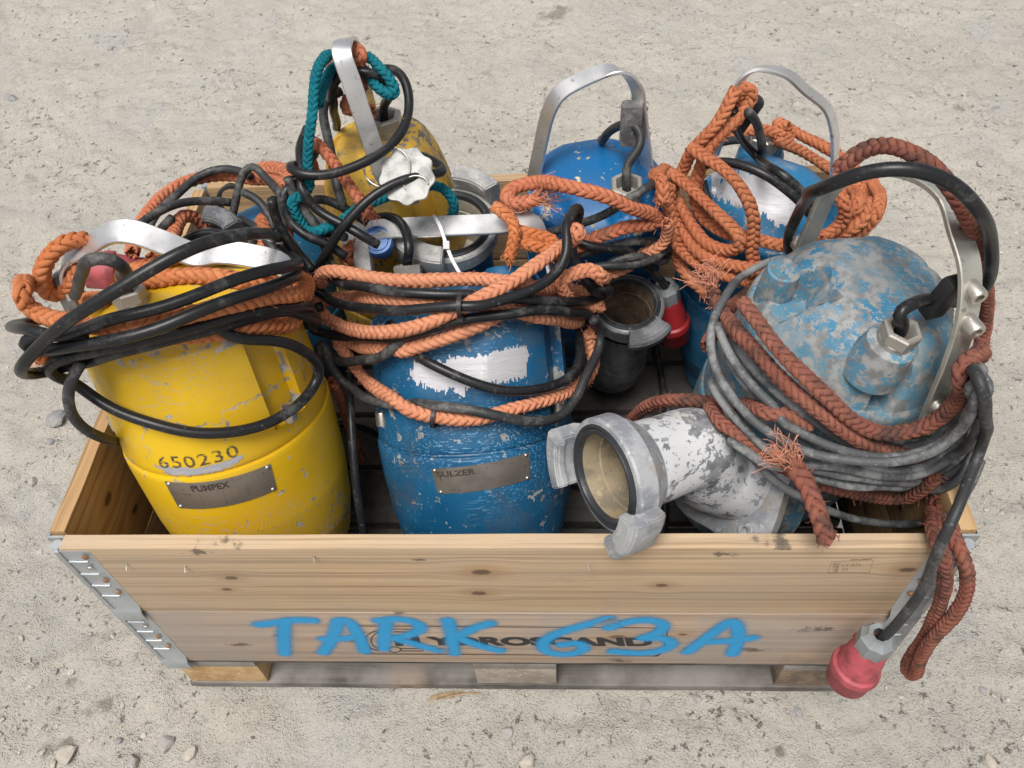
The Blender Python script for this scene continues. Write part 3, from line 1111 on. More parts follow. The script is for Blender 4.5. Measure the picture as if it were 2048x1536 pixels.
class Pump:
    def __init__(s, P0, back, left, r, zb, up, lid_h, notches, mat_, label, lid_p=2.4, taper=.93, flat=.09, group='submersible pumps packed in the crate',
                 bot=None, notch_d=.11, notch_w=11, scoops=(), plateau=.0):
        s.r, s.zb, s.up, s.H, s.p, s.taper, s.flat = r, zb, up, lid_h, lid_p, taper, flat
        s.P0 = np.array(P0, float)
        s.d = unit([-math.tan(math.radians(left)), math.tan(math.radians(back)), 1])
        es = unit(np.array([1., 0, 0]) - s.d * s.d[0])
        s.ef = -np.cross(s.d, es)                       # front
        s.es = es
        M = np.eye(4)
        M[:3, 0], M[:3, 1], M[:3, 2] = es, -s.ef, s.d
        M[:3, 3] = s.P0 - s.d * zb
        s.M = M
        s.W2L = np.linalg.inv(M)
        s.notches = [math.radians(q) for q in notches]
        s.nd, s.nw = notch_d, math.radians(notch_w)
        s.scoops = scoops
        s.plateau = plateau
        s.mat = mat_
        s.bot = bot or [(-1.0, .60), (-.86, .62), (-.80, .70), (-.62, .84), (-.42, .925), (-.22, .975), (-.05, 1.0)]
        s.root = empty('submersible_pump', Matrix(M.tolist()), label, 'pump', group)
        s.casing()

    def wob(s, th):
        return 1

    def rad(s, th, t):
        """outer radius at angle th (0 = front) and height t above the seam"""
        r = s.r
        if t <= -.004:
            f = t / s.zb
            xs = [q[0] for q in s.bot] + [0]
            ys = [q[1] for q in s.bot] + [1.0]
            return r * float(np.interp(f, xs, ys))
        k = min(1, max(0, t / s.up))
        b = r * (.985 + (s.taper - .985) * k)
        # flats between the notches
        best = 9
        for i, a in enumerate(s.notches):
            c = a + math.pi / 3
            dlt = abs((th - c + math.pi) % (2 * math.pi) - math.pi)
            best = min(best, dlt)
        be = math.acos(max(.5, 1 - s.flat * k))
        if best < be: b *= math.cos(be) / math.cos(best)
        if t > .028:
            for a in s.notches:
                dlt = abs((th - a + math.pi) % (2 * math.pi) - math.pi)
                if dlt < s.nw: b *= (1 - s.nd)
        return b

    def thetas(s, n):
        A = list(np.linspace(0, 2 * math.pi, n, endpoint=False))
        for a in s.notches:
            for q in (-1, 1):
                A += [(a + q * s.nw - .004) % (2 * math.pi), (a + q * s.nw + .004) % (2 * math.pi)]
        return np.array(sorted(A))

    def grid(s, rows, A, name, mat_, smooth=32, register=True, close=False, wear=None):
        n = len(A)
        V = np.array([[rr * math.sin(a), -rr * math.cos(a), z + s.zb] for row in rows for a, (rr, z) in zip(A, row)])
        F = []
        for j in range(len(rows) - 1):
            for i in range(n):
                k = (i + 1) % n
                F.append((j * n + i, j * n + k, (j + 1) * n + k, (j + 1) * n + i))
        if close: F.append([(len(rows) - 1) * n + i for i in range(n)])
        o = mesh_obj(name, V, F, mat_, s.root, smooth, attr={'wear': np.zeros(len(V)) if wear is None else np.asarray(wear).ravel()})
        if register:
            BODY.append((V @ s.M[:3, :3].T + s.M[:3, 3], F))
        return o

    def casing(s):
        A = np.linspace(0, 2 * math.pi, 96, endpoint=False)
        ts = [q[0] * s.zb for q in s.bot]
        ts = sorted(set(list(np.linspace(-s.zb, -.03, 26)) + ts + [-.02, -.012, -.007]))
        rows = [[(.02, -s.zb)] * 96] + [[(s.rad(a, t), t) for a in A] for t in ts]
        rows += [[(s.r * .995, -.004)] * 96, [(s.r * .965, -.0025)] * 96, [(s.r * .955, .001)] * 96]
        wr = [[.0] * 96 for _ in rows]
        for q in (-4, -3, -2): wr[q] = [.55] * 96
        s.lower = s.grid(rows, A, 'barrel', s.mat, wear=wr)
        A = s.thetas(112)
        rows = [[(s.r * .90, .0005)] * len(A), [(s.rad(a, .001) * .992, .0012) for a in A], [(s.rad(a, .004), .004) for a in A]]
        for t in list(np.linspace(.012, .0275, 3)) + [.0285] + list(np.linspace(.036, s.up - .012, 12)):
            rows.append([(s.rad(a, t), t) for a in A])
        sh = [(1.0, s.up - .008), (.993, s.up - .0025), (.978, s.up + .0015), (.95, s.up + .005)]
        for f, t in sh: rows.append([(s.rad(a, s.up) * f, t) for a in A])
        edge_a = [min(abs((a - n + q * s.nw + math.pi) % (2 * math.pi) - math.pi) for n in s.notches for q in (-1, 1)) < .008 and s.nd > 0 for a in A]
        wr = []
        for row in rows:
            z = max(q[1] for q in row)
            k = .72 if z > s.up - .012 else (.35 if z < .01 else 0)
            wr.append([max(k, .75 if (e and z > .02) else 0) for e in edge_a])
        s.upper = s.grid(rows, A, 'upper_casing', s.mat, wear=wr)
        # lid
        rows = []
        for f in [.95, .93, .90, .86, .82, .78, .74, .70, .65, .60, .54, .47, .40, .32, .24, .16, .08, .02]:
            row = []
            for a in A:
                R0 = s.rad(a, s.up)
                rr = R0 * f
                z = s.lid_z(rr, a, f)
                row.append((rr, z))
            rows.append(row)
        s.lid = s.grid(rows, A, 'lid', s.mat, 40, True, True, wear=[[.6 if k < 2 else .1] * len(A) for k in range(len(rows))])

    def lid_z(s, rho, a, f):
        R0 = s.r * s.taper
        q = max(0, f / .95 - s.plateau) / (1 - s.plateau)
        z = s.up + .005 + s.H * max(0, 1 - q ** s.p)
        for (sa, start, wdt, depth) in s.scoops:
            sa = math.radians(sa)
            dl = (a - sa + math.pi) % (2 * math.pi) - math.pi
            if abs(dl) > 1.2: continue
            lat = abs(rho * math.sin(dl))
            lon = rho * math.cos(dl)
            e = min((wdt - lat) / .010, (lon - start * R0) / .014 + (wdt - lat) * 6)
            e = min(1, max(0, e))
            e = e * e * (3 - 2 * e)
            z = z * (1 - e) + min(z, s.up + .005 + s.H * (1 - depth)) * e
        return z

    # ---- frames
    def wp(s, th, rho, t):
        return s.P0 + s.d * t + rho * (math.cos(th) * s.ef + math.sin(th) * s.es)

    def tl(s, W):
        """world -> (theta, rho, t)"""
        q = W - s.P0
        t = q @ s.d
        x, y = q @ s.es, q @ s.ef
        return math.atan2(x, y), math.hypot(x, y), t

    def cyl(s, px, py, rad, back=False):
        d = ray(px, py)
        d = d / np.linalg.norm(d)
        o = CAM - s.P0
        dp = d - s.d * (d @ s.d)
        op = o - s.d * (o @ s.d)
        a, b, c = dp @ dp, 2 * dp @ op, op @ op - rad * rad
        D = b * b - 4 * a * c
        k = -b / (2 * a) if D < 0 else ((-b + math.sqrt(D)) / (2 * a) if back else (-b - math.sqrt(D)) / (2 * a))
        return CAM + d * k

    def surf_px(s, px, py):
        rad = s.r
        for _ in range(5):
            W = s.cyl(px, py, rad)
            th, rho, t = s.tl(W)
            rad = s.rad(th, t)
        return th, t

    def surf(s, th, t, off):
        return s.wp(th, s.rad(th, t) + off, t)

    # ---- furniture
    def bolt(s, W, axis, rr=.009, h=.012, parent=None, name='bolt', mat_=None):
        P = parent or s.root
        mb = MB().lathe([(rr * .5, -.002), (rr, -.002), (rr, h * .85), (rr * .9, h), (rr * .52, h), (rr * .5, h * .45), (.0003, h * .45)], 6 * 3, frame_M(W, axis))
        return mb.build(name, mat_ or M_BOLT, P, 30, s.W2L)

    def notch_bolts(s, rr=.0105):
        for a in s.notches:
            s.bolt(s.wp(a, s.r * .945, .028), s.d, rr, .02)

    def plate(s, tl, tr, bl, br, text, tpos, faint=True, off=.0012):
        c = [s.surf_px(*q) for q in (tl, tr, bl, br)]

        def uv(u, v, o):
            th = (c[0][0] * (1 - u) + c[1][0] * u) * v + (c[2][0] * (1 - u) + c[3][0] * u) * (1 - v)
            t = (c[0][1] * (1 - u) + c[1][1] * u) * v + (c[2][1] * (1 - u) + c[3][1] * u) * (1 - v)
            return s.surf(th, min(t, -.005) if t < .02 else t, o)
        n, m = 16, 5
        V = [uv(i / n, j / m, off) for j in range(m + 1) for i in range(n + 1)]
        F = [(j * (n + 1) + i, j * (n + 1) + i + 1, (j + 1) * (n + 1) + i + 1, (j + 1) * (n + 1) + i) for j in range(m) for i in range(n)]
        k = len(V)
        ring = [i for i in range(n + 1)] + [j * (n + 1) + n for j in range(1, m + 1)] + [m * (n + 1) + i for i in range(n - 1, -1, -1)] + [j * (n + 1) for j in range(m - 1, 0, -1)]
        for q in ring: V.append(V[q] - (V[q] - s.P0 - s.d * ((V[q] - s.P0) @ s.d)) * (.0022 / s.r))
        for q in range(len(ring)):
            q2 = (q + 1) % len(ring)
            F.append((ring[q2], ring[q], k + q, k + q2))
        o = mesh_obj('nameplate', V, F, M_PLATE, s.root, 30, W2L=s.W2L)
        T, TF = text_geo(text, .03)
        Wd = T[:, 0].max()
        u0, u1, v0, v1 = tpos
        mesh_obj('engraved_lettering', [uv(u0 + (u1 - u0) * x / Wd, v0 + (v1 - v0) * y, off + .0005) for x, y in T], TF, M_ENGR, o, W2L=s.W2L)
        if faint:
            Vq, Fq = [], []
            r_ = random.Random(5)
            for row in range(5):
                vv = .60 - row * .115
                Vq += [uv(x / 10, vv + .045, off + .0004) for x in (.4, 9.6)] + [uv(x / 10, vv + .038, off + .0004) for x in (9.6, .4)]
                Fq.append([len(Vq) - 4 + i for i in range(4)])
            for col in (.30, .52, .74):
                Vq += [uv(col, .62, off + .0004), uv(col + .004, .62, off + .0004), uv(col + .004, .12, off + .0004), uv(col, .12, off + .0004)]
                Fq.append([len(Vq) - 4 + i for i in range(4)])
            mesh_obj('engraved_lines', Vq, Fq, M_ENGF, o, W2L=s.W2L)
        for u, v in ((.035, .93), (.965, .93), (.035, .07), (.965, .07)):
            W = uv(u, v, off)
            nrm = unit(W - s.P0 - s.d * ((W - s.P0) @ s.d))
            MB().lathe([(.0001, .0022), (.002, .0018), (.0031, .0004), (.0033, -.001)], 10, frame_M(W, nrm)).build('rivet', RIVETS, o, True, s.W2L)
        return o

    def text_on(s, txt, p0, p1, hgt, name, mat_, bold=0., off=.0008):
        a, b = s.surf_px(*p0), s.surf_px(*p1)
        T, TF = text_geo(txt, bold, 1.15)
        Wd = T[:, 0].max()
        V = [s.surf(a[0] + (b[0] - a[0]) * x / Wd, a[1] + (b[1] - a[1]) * x / Wd + y * hgt, off) for x, y in T]
        return mesh_obj(name, V, TF, mat_, s.root, W2L=s.W2L)

    def handle(s, W, width=.036, th=.006, mat_=None, nrm=None, name='handle', rad=.018, twist=None):
        """flat bar bent along the world points W, bar width along nrm"""
        C = spline(np.array(W), .006, alpha=.5)
        T = np.gradient(C, axis=0)
        T /= np.linalg.norm(T, axis=1)[:, None]
        nrm = unit(nrm if nrm is not None else s.ef)
        Wd = nrm - T * (T @ nrm)[:, None]
        Wd /= np.linalg.norm(Wd, axis=1)[:, None]
        Th = np.cross(T, Wd)
        n = len(C)
        e = .0012
        prof = [(-width / 2, -th / 2 + e), (-width / 2 + e, -th / 2), (width / 2 - e, -th / 2), (width / 2, -th / 2 + e),
                (width / 2, th / 2 - e), (width / 2 - e, th / 2), (-width / 2 + e, th / 2), (-width / 2, th / 2 - e)]
        V = np.array([C[i] + a * Wd[i] + b * Th[i] for i in range(n) for a, b in prof])
        F = [(i * 8 + j, i * 8 + (j + 1) % 8, (i + 1) * 8 + (j + 1) % 8, (i + 1) * 8 + j) for i in range(n - 1) for j in range(8)]
        F += [list(range(8))[::-1], [(n - 1) * 8 + j for j in range(8)]]
        o = mesh_obj(name, V, F, mat_ or M_HAND, s.root, 30, W2L=s.W2L)
        me = o.data
        bm = bmesh.new()
        bm.from_mesh(me)
        bmesh.ops.recalc_face_normals(bm, faces=bm.faces)
        bm.to_mesh(me)
        bm.free()
        return o

    def gland(s, W, axis=None, R=.026, h=.03, boss=.0, cone=False, mat_=None, cover=None):
        """cable gland: optional cast boss, hexagon nut with open bore"""
        ax = unit(axis if axis is not None else s.d)
        base = np.array(W)
        mb = MB()
        if boss > 0:
            b = MB().lathe([(R * 1.9, -.03), (R * 1.75, boss * .15), (R * 1.62, boss * .5), (R * 1.55, boss * .92), (R * 1.42, boss), (R * .9, boss + .002)], 32, frame_M(base, ax))
            b.build('gland_boss', s.mat, s.root, 40, s.W2L)
            base = base + ax * boss
        M = frame_M(base, ax)
        mb.lathe([(R * 1.08, -.012), (R * 1.08, h * .32), (R * 1.0, h * .36)], 28, M)
        mb.lathe([(R * .98, h * .3), (R * 1.22, h * .36), (R * 1.22, h * .92), (R * 1.1, h), (R * .86, h), (R * .78, h * .9), (R * .62, h * .2), (.001, h * .1)], 6, M)
        return mb.build('cable_gland', mat_ or M_GLAND, s.root, 25, s.W2L), base + ax * h

    def clamp(s, W, u, v, n, size=(.022, .05, .02), name='cable_clamp', mat_=None, bev=.007):
        M = np.eye(4)
        M[:3, 0], M[:3, 1], M[:3, 2], M[:3, 3] = u, v, n, W
        mb = MB().box((-size[0], -size[1], -size[2]), size, M, bev=bev)
        return mb.build(name, mat_ or M_CLAMP, s.root, 40, s.W2L)


def coupling(P, C0, axis, Ro, lugs, mat_, bore_mat, pipe=None, xh=(1, 0, 0), lug_span=52, depth=.16, lug_h=.034, tilt_lug=None):
    """claw coupling ring with rubber gasket and two claws; pipe = world points of the tube behind it"""
    M = frame_M(np.array(C0), axis, xh)
    b = Ro * .70
    o = MB().lathe([(Ro * .76, -.056), (Ro * .80, -.050), (Ro * .86, -.045), (Ro * .92, -.034), (Ro, -.028), (Ro, -.003), (Ro - .003, 0), (Ro * .90, .001), (Ro * .895, -.004)], 48, M)
    BODY.append((o.v[0].copy(), list(o.f)))
    ring = o.build('coupling', mat_, P.root, 32, P.W2L)
    g = MB().lathe([(Ro * .895, -.005), (Ro * .89, .0025), (Ro * .86, .004), (Ro * .83, .0018), (Ro * .80, .0045), (Ro * .755, .004), (Ro * .735, .001), (Ro * .72, -.008)], 48, M)
    g.build('gasket', M_GASK, ring, 40, P.W2L)
    bo = MB().lathe([(Ro * .722, -.004), (Ro * .70, -.02), (Ro * .70, -.030), (Ro * .68, -.031), (Ro * .67, -depth), (.001, -depth)], 48, M)
    bo.build('bore', bore_mat, ring, 40, P.W2L)
    sp = math.radians(lug_span) / 2
    for a in lugs:
        a = math.radians(a)
        lb = MB()
        prof = [(Ro * .985, -.026), (Ro + .018, -.026), (Ro + .024, -.016), (Ro + .024, lug_h - .006), (Ro + .018, lug_h), (Ro - .004, lug_h), (Ro - .008, lug_h - .004),
                (Ro - .008, lug_h * .52), (Ro * 1.01, lug_h * .45), (Ro * .985, -.026)]
        lb.lathe(prof, 12, M, a0=a - sp, a1=a + sp)
        n = 12
        k = len(prof) - 1
        lb.f.append([q * n for q in range(k)])
        lb.f.append([q * n + n - 1 for q in range(k)][::-1])
        l = lb.build('claw', mat_, ring, 30, P.W2L)
        bm = bmesh.new()
        bm.from_mesh(l.data)
        bmesh.ops.remove_doubles(bm, verts=bm.verts, dist=1e-5)
        bmesh.ops.recalc_face_normals(bm, faces=bm.faces)
        bmesh.ops.bevel(bm, geom=[e for e in bm.edges if e.calc_face_angle(0) > .6], offset=.0022, segments=2, affect='EDGES')
        bm.to_mesh(l.data)
        bm.free()
        l.data.shade_smooth()
        l.data.set_sharp_from_angle(angle=math.radians(40))
    return ring, M


def pipe_part(P, pts, R, mat_, name='discharge_pipe', sides=36):
    C = spline(np.array(pts), .008)
    Rv = np.interp(np.linspace(0, 1, len(C)), np.linspace(0, 1, len(R)), R) if hasattr(R, '__len__') else R
    V, F, _ = tube_geo(C, Rv, sides, False)
    BODY.append((V.copy(), F))
    return mesh_obj(name, V, F, mat_, P.root, True, W2L=P.W2L)


def decal(P, poly, mat_, name, step=2.5, off=.0007, rag=2.2, seed=3):
    """patch of bare metal with a ragged outline lying on the pump surface"""
    poly = np.array(poly, float)
    xs = np.arange(poly[:, 0].min() - 4, poly[:, 0].max() + 4, step)
    ys = np.arange(poly[:, 1].min() - 4, poly[:, 1].max() + 4, step)

    def inside(x, y):
        c = False
        j = len(poly) - 1
        for i in range(len(poly)):
            if (poly[i, 1] > y) != (poly[j, 1] > y) and x < (poly[j, 0] - poly[i, 0]) * (y - poly[i, 1]) / (poly[j, 1] - poly[i, 1]) + poly[i, 0]: c = not c
            j = i
        return c
    BV = BVHTree.FromPolygons([Vector(v) for v in BODY_OF(P)[0]], BODY_OF(P)[1])
    idx, V, F = {}, [], []
    r = np.random.default_rng(seed)
    cell = {}
    for j in range(len(ys) - 1):
        for i in range(len(xs) - 1):
            cx, cy = xs[i] + step / 2, ys[j] + step / 2
            jx = 5 * (vnoise(np.array([cx * .11]), np.array([cy * .11]), seed)[0] - .5) * rag
            jy = 7 * (vnoise(np.array([cx * .35]), np.array([cy * .05]), seed + 4)[0] - .5) * rag
            if not inside(cx + jx, cy + jy): continue
            f = []
            ok = True
            for a, b in ((i, j), (i, j + 1), (i + 1, j + 1), (i + 1, j)):
                if (a, b) not in idx:
                    d = ray(xs[a], ys[b])
                    hit = BV.ray_cast(Vector(CAM), Vector(d).normalized())
                    if hit[0] is None:
                        ok = False
                        break
                    n = np.array(hit[1])
                    if n @ d > 0: n = -n
                    idx[(a, b)] = len(V)
                    V.append(np.array(hit[0]) + n * off)
                f.append(idx[(a, b)])
            if ok: F.append(f)
    return mesh_obj(name, V, F, mat_, P.root, True, W2L=P.W2L)


def BODY_OF(P):
    V, F, n = [], [], 0
    for o in (P.lower, P.upper, P.lid):
        v = np.array([q.co for q in o.data.vertices]) @ P.M[:3, :3].T + P.M[:3, 3]
        V.append(v)
        F += [[i + n for i in p.vertices] for p in o.data.polygons]
        n += len(v)
    return np.concatenate(V), F


def on_lid(P, px, py):
    V, F = BODY_OF(P)
    h = BVHTree.FromPolygons([Vector(v) for v in V], F).ray_cast(Vector(CAM), Vector(ray(px, py)).normalized())
    return np.array(h[0]) if h[0] is not None else at_z(px, py, P.P0[2] + P.up)


# ------------------------------------------------------------------ yellow pump at the front
PA = Pump((-.414, .222, .56), 15.4, 5.0, .153, .405, .178, .045, [60, -66, 180], M_YEL,
          'leaning yellow pump with scratched casing and stamped number 650230', flat=.07, taper=.94, lid_p=2.6,
          bot=[(-1.0, .50), (-.80, .55), (-.74, .66), (-.64, .82), (-.5, .91), (-.3, .97), (-.05, 1.0)])
PA.notch_bolts()
PA.plate((330, 962), (540, 927), (358, 1014), (553, 978), 'PUMPEX', (.25, .60, .68, .91))
PA.text_on('650230', (322, 935), (480, 910), .019, 'stamped_number', M_STAMP, .006)
decal(PA, [(305, 928), (332, 934), (390, 936), (440, 926), (486, 908), (484, 918), (460, 934), (420, 946), (375, 952), (335, 946)], M_SCRAPY, 'scraped_strip', rag=.5)
NA = PA.ef
hp = [(150, 590), (128, 535), (135, 510), (175, 493), (222, 466), (262, 464), (330, 487), (392, 510), (440, 505), (500, 512), (560, 528), (578, 548), (585, 590)]
QA = PA.P0 + PA.d * .25
PA.handle([on_plane(x, y, QA, NA) for x, y in hp], .034, .006, nrm=unit(PA.d * .59 - PA.ef * .81))
wA = on_lid(PA, 268, 612)
PA.gland(wA, None, .018, .024)
MA = on_plane(140, 582, QA, NA)
PA.clamp(MA, PA.es, PA.ef, PA.d, (.012, .016, .030))
MB().box((-.045, -.012, -.004), (.045, .012, .004), np.array(frame_M(on_lid(PA, 470, 560) + PA.d * .012, PA.d)), .003).build('lid_ear', M_YEL, PA.root, 30, PA.W2L)

# ------------------------------------------------------------------ blue pump in the middle of the front row
PB = Pump((-.056, .288, .427), 37.3, 3.8, .16, .285, .185, .045, [66, -66, 180], M_BLUE,
          'scratched dark blue pump with white scraped patch, leaning back in the front row', flat=.10, taper=.945, lid_p=2.6)
PB.notch_bolts()
PB.plate((862, 937), (1057, 904), (877, 987), (1060, 957), 'SULZER', (.05, .44, .66, .89), faint=False)
decal(PB, [(700 + x / 3.34, 620 + y / 3.34) for x, y in [(415, 330), (520, 352), (660, 345), (665, 310), (760, 312), (900, 300), (1000, 280), (1060, 255), (1180, 235),
      (1190, 300), (1180, 440), (1060, 475), (950, 492), (860, 500), (785, 520), (775, 580), (725, 575), (700, 512), (620, 545), (560, 530), (500, 515), (430, 480), (415, 430)]],
      M_SCRAPE, 'scraped_patch')
NB = PB.ef
QB = PB.P0 + PB.d * .27
hp = [(688, 560), (690, 500), (706, 470), (750, 460), (890, 452), (1000, 447), (1042, 440), (1068, 450), (1088, 485), (1098, 530), (1105, 570)]
PB.handle([on_plane(x, y, QB, NB) for x, y in hp], .036, .006, nrm=unit(PB.d * .81 - PB.ef * .58))
wB = on_lid(PB, 820, 575)
_, gB = PB.gland(wB, None, .0195, .028, .008)
PB.clamp(on_plane(728, 525, QB - NB * -.005, NB), PB.es, PB.ef, PB.d, (.014, .014, .034), mat_=M_RING)
eb = on_lid(PB, 1010, 560)
MB().lathe([(.034, -.03), (.033, .012), (.029, .018), (.001, .019)], 24, frame_M(eb, unit(PB.d - .25 * PB.ef))).build('lid_ear', M_BLUE, PB.root, 40, PB.W2L)
rb = np.array([-.095, .545, .635])
coupling(PB, rb, (0.02, -.17, 1), .079, [152, -28], M_RING, M_BOREL, depth=.10)
pipe_part(PB, [rb + np.array([0, .02, -.05]), rb + np.array([0.005, .02, -.13]), rb + np.array([.01, -.02, -.21]), rb + np.array([.02, -.12, -.28])], [.062, .06, .06, .06], M_BLUE)

# ------------------------------------------------------------------ pale blue pump on the right with the big outlet
PC = Pump((.446, .275, .50), -6, -9.5, .150, .345, .185, .088, [12, 132, -108], M_PALE,
          'dusty pale blue pump whose white outlet pipe hangs over the crate front', flat=.07, taper=.96, lid_p=2.6,
          scoops=[(2, .52, .021, 1.1), (-86, .46, .027, .72), (120, .6, .024, .9)], plateau=.42, notch_d=.0)
wC = on_lid(PC, 1762, 712)
_, gC = PC.gland(wC, None, .0195, .026, .030)
fl = at_z(1597, 512, .705)
fr_ = at_z(1852, 848, .672)
NC = unit(np.cross(fr_ - fl, PC.d))
hp = [(1597, 520), (1632, 440), (1660, 385), (1700, 356), (1790, 343), (1858, 362), (1898, 398), (1918, 462), (1937, 525), (1940, 580), (1930, 650), (1905, 725), (1875, 795), (1852, 850)]
CW = [on_plane(x, y, (fl + fr_) / 2, NC) for x, y in hp]
hC = PC.handle(CW, .030, .007, M_HANDC, NC)
for x, y in ((1938, 572), (1934, 640), (1864, 800), (1854, 826), (1605, 500)):
    W = on_plane(x, y, (fl + fr_) / 2, NC)
    ax = unit(np.cross(NC, PC.d))
    if (ax @ (W - PC.P0)) < 0: ax = -ax
    PC.bolt(W + ax * .002 - NC * .0, unit(ax + np.array([0, -.25, .1])), .0105, .018, hC)
Wc = on_plane(1895, 605, (fl + fr_) / 2, NC)
axc = unit(np.cross(NC, PC.d))
if axc @ (Wc - PC.P0) < 0: axc = -axc
PC.clamp(Wc - axc * .008, NC, PC.d, axc, (.013, .030, .010), mat_=M_BLACK, bev=.004)
rc = np.array([.139, .074, .598])
nc = unit([-.84, -.46, .22])
ring, MC = coupling(PC, rc, nc, .080, [8, 150], M_RINGC, M_BOREC, xh=(0, -.45, -1), depth=.10, lug_h=.03)
fc = at_y(1462, 935, .175)
nf = unit([-.72, -.30, .52])
pipe_part(PC, [rc - nc * .048, rc - nc * .09, rc - nc * .15 + np.array([0, 0, -.004]), fc + nf * .05, fc + nf * .0], [.059, .057, .057, .064, .080], M_PIPEW)
Mf = frame_M(fc, nf, (0, -.5, -1))
fb = MB()
fb.lathe([(.001, -.016), (.108, -.016), (.112, -.012), (.112, .002), (.108, .005), (.066, .006)], 40, Mf, rfun=lambda a, z: 1 + .10 * math.cos(4 * a) * -1 if True else 1)
fb.build('flange', M_RINGC, PC.root, 40, PC.W2L)
fbk = MB()
fbk.lathe([(.001, -.075), (.10, -.075), (.106, -.019), (.108, -.0165)], 40, Mf, rfun=lambda a, z: 1 - .10 * math.cos(4 * a))
fbk.build('outlet_boss', M_PALE, PC.root, 40, PC.W2L)
for k in range(4):
    a = math.pi / 4 + k * math.pi / 2
    W = (Mf @ np.array([.098 * math.sin(a), -.098 * math.cos(a), .003, 1]))[:3]
    PC.bolt(W, nf, .0125, .011, mat_=M_RINGC)

# ------------------------------------------------------------------ rusty yellow pump behind
PD = Pump((-.205, .64, .44), 0, 0, .135, .29, .16, .14, [40, -80, 160], M_RUSTY,
          'rusted yellow pump with white tag on wire, standing behind the front row', lid_p=2.3, taper=.95, flat=.08, plateau=.46)
wD = on_lid(PD, 772, 262)
_, gD = PD.gland(wD, None, .025, .030)
nD = unit([.93, .30, 0])
hd = [at_y(786, 385, .525), at_y(765, 345, .530), at_y(735, 260, .545), at_y(705, 170, .56), at_y(684, 108, .575), at_y(686, 84, .60), at_y(702, 88, .66),
      at_y(715, 130, .70), at_y(735, 210, .72), at_y(755, 300, .735)]
hD = PD.handle(hd, .028, .006, nrm=nD)

# ------------------------------------------------------------------ chipped blue pump behind
PE = Pump((.150, .665, .475), -10, 0, .126, .325, .155, .036, [10, 130, -110], M_BLUEC,
          'bright blue chipped pump with tall bare handle at the back wall', lid_p=2.2, taper=.95, flat=.05,
          scoops=[(-52, .55, .022, 1.0), (25, .62, .022, .9), (150, .6, .02, .9)], notch_d=.0)
wE = on_lid(PE, 1252, 388)
_, gE = PE.gland(wE, None, .0235, .026, mat_=M_GLAND)
nE = unit([.72, -.69, 0])
hp = [(1066, 362), (1078, 305), (1098, 222), (1118, 188), (1168, 158), (1222, 140), (1252, 148), (1274, 178), (1279, 215), (1288, 285), (1298, 366)]
hE = PE.handle([at_y(x, y, .655) for x, y in hp], .027, .006, nrm=nE)
PE.clamp(at_y(1262, 248, .645), np.array([1., 0, 0]), np.array([0, -1., 0]), np.array([0, 0, 1.]), (.017, .012, .038), mat_=M_CLAMP)
for x, y in ((1284, 212), (1289, 263), (1302, 383)):
    PE.bolt(at_y(x, y, .655), (1, -.1, 0), .007, .01, hE)
re_ = np.array([.199, .475, .515])
ne = unit([.04, -.18, 1])
coupling(PE, re_, ne, .062, [28, -150], M_RINGD, M_RUSTIN, depth=.20, lug_h=.004, lug_span=58)
pipe_part(PE, [re_ - ne * .05, re_ - ne * .12, re_ - ne * .2 + np.array([0, .01, 0]), re_ - ne * .27 + np.array([0, .05, 0]), np.array([.19, .60, .21])], [.053, .05, .055, .062, .06], M_RINGD)

# ------------------------------------------------------------------ blue pump under the rope pile
PF = Pump((.437, .625, .435), 0, -2, .134, .28, .155, .065, [-30, 90, -150], M_BLUEF,
          'blue pump with shiny scraped front, wrapped in a heap of orange rope', lid_p=2.4, taper=.95, flat=.06,
          scoops=[(58, .5, .026, 1.0), (-100, .6, .022, .9)], notch_d=.0)
wF = on_lid(PF, 1522, 305)
_, gF = PF.gland(wF, None, .0235, .030, .008)
decal(PF, [(940 + x / 2.438, 100 + y / 2.438) for x, y in [(1170, 600), (1300, 590), (1430, 612), (1530, 660), (1610, 745), (1570, 850), (1480, 860), (1430, 790), (1370, 835), (1340, 765), (1250, 745), (1190, 700)]],
      M_SCRAPE, 'scraped_patch')
hp = [(1428, 315), (1452, 250), (1474, 192), (1484, 158), (1512, 139), (1570, 147), (1614, 182), (1654, 217), (1668, 258), (1670, 305), (1668, 345)]
hF = PF.handle([at_y(x, y, .64) for x, y in hp], .028, .006, nrm=(-.55, -.8, .3))
PF.clamp(at_y(1490, 228, .64), np.array([.9, 0, -.43]), np.array([0, -1., 0]), np.array([.43, 0, .9]), (.014, .013, .033), mat_=M_BLACK)

# ------------------------------------------------------------------ small pump buried in the rear left corner
PG = Pump((-.455, .655, .375), 0, 0, .115, .225, .13, .06, [40, -80, 160], M_BLUEF,
          'half buried light blue pump in the rear left crate corner', lid_p=2.4, taper=.95, flat=.05)
rg = np.array([-.497, .475, .632])
ngx = unit([-.10, -.22, 1])
coupling(PG, rg, ngx, .066, [150, -30], M_RINGD, M_RUSTIN, depth=.12, lug_h=.03)
pipe_part(PG, [rg - ngx * .05, rg - ngx * .13, rg - ngx * .22 + np.array([0, .03, 0]), np.array([-.455, .57, .33])], [.055, .05, .052, .055], M_RINGD)
PG.handle([at_y(445, 425, .62), at_y(440, 385, .63), at_y(460, 372, .64), at_y(500, 392, .65), at_y(545, 430, .66), at_y(560, 480, .66)], .045, .006, M_BLACK, (0.3, -.8, .5), name='handle')

# cast lug beside the scoop on the pale pump lid
lw = on_lid(PC, 1560, 560)
MB().lathe([(.026, -.05), (.024, .0), (.0215, .016), (.018, .018), (.012, .014), (.001, .012)], 28, frame_M(lw + PC.d * .004, unit(PC.d + np.array([-.12, 0, 0])))).build('lid_lug', M_PALE, PC.root, 40, PC.W2L)
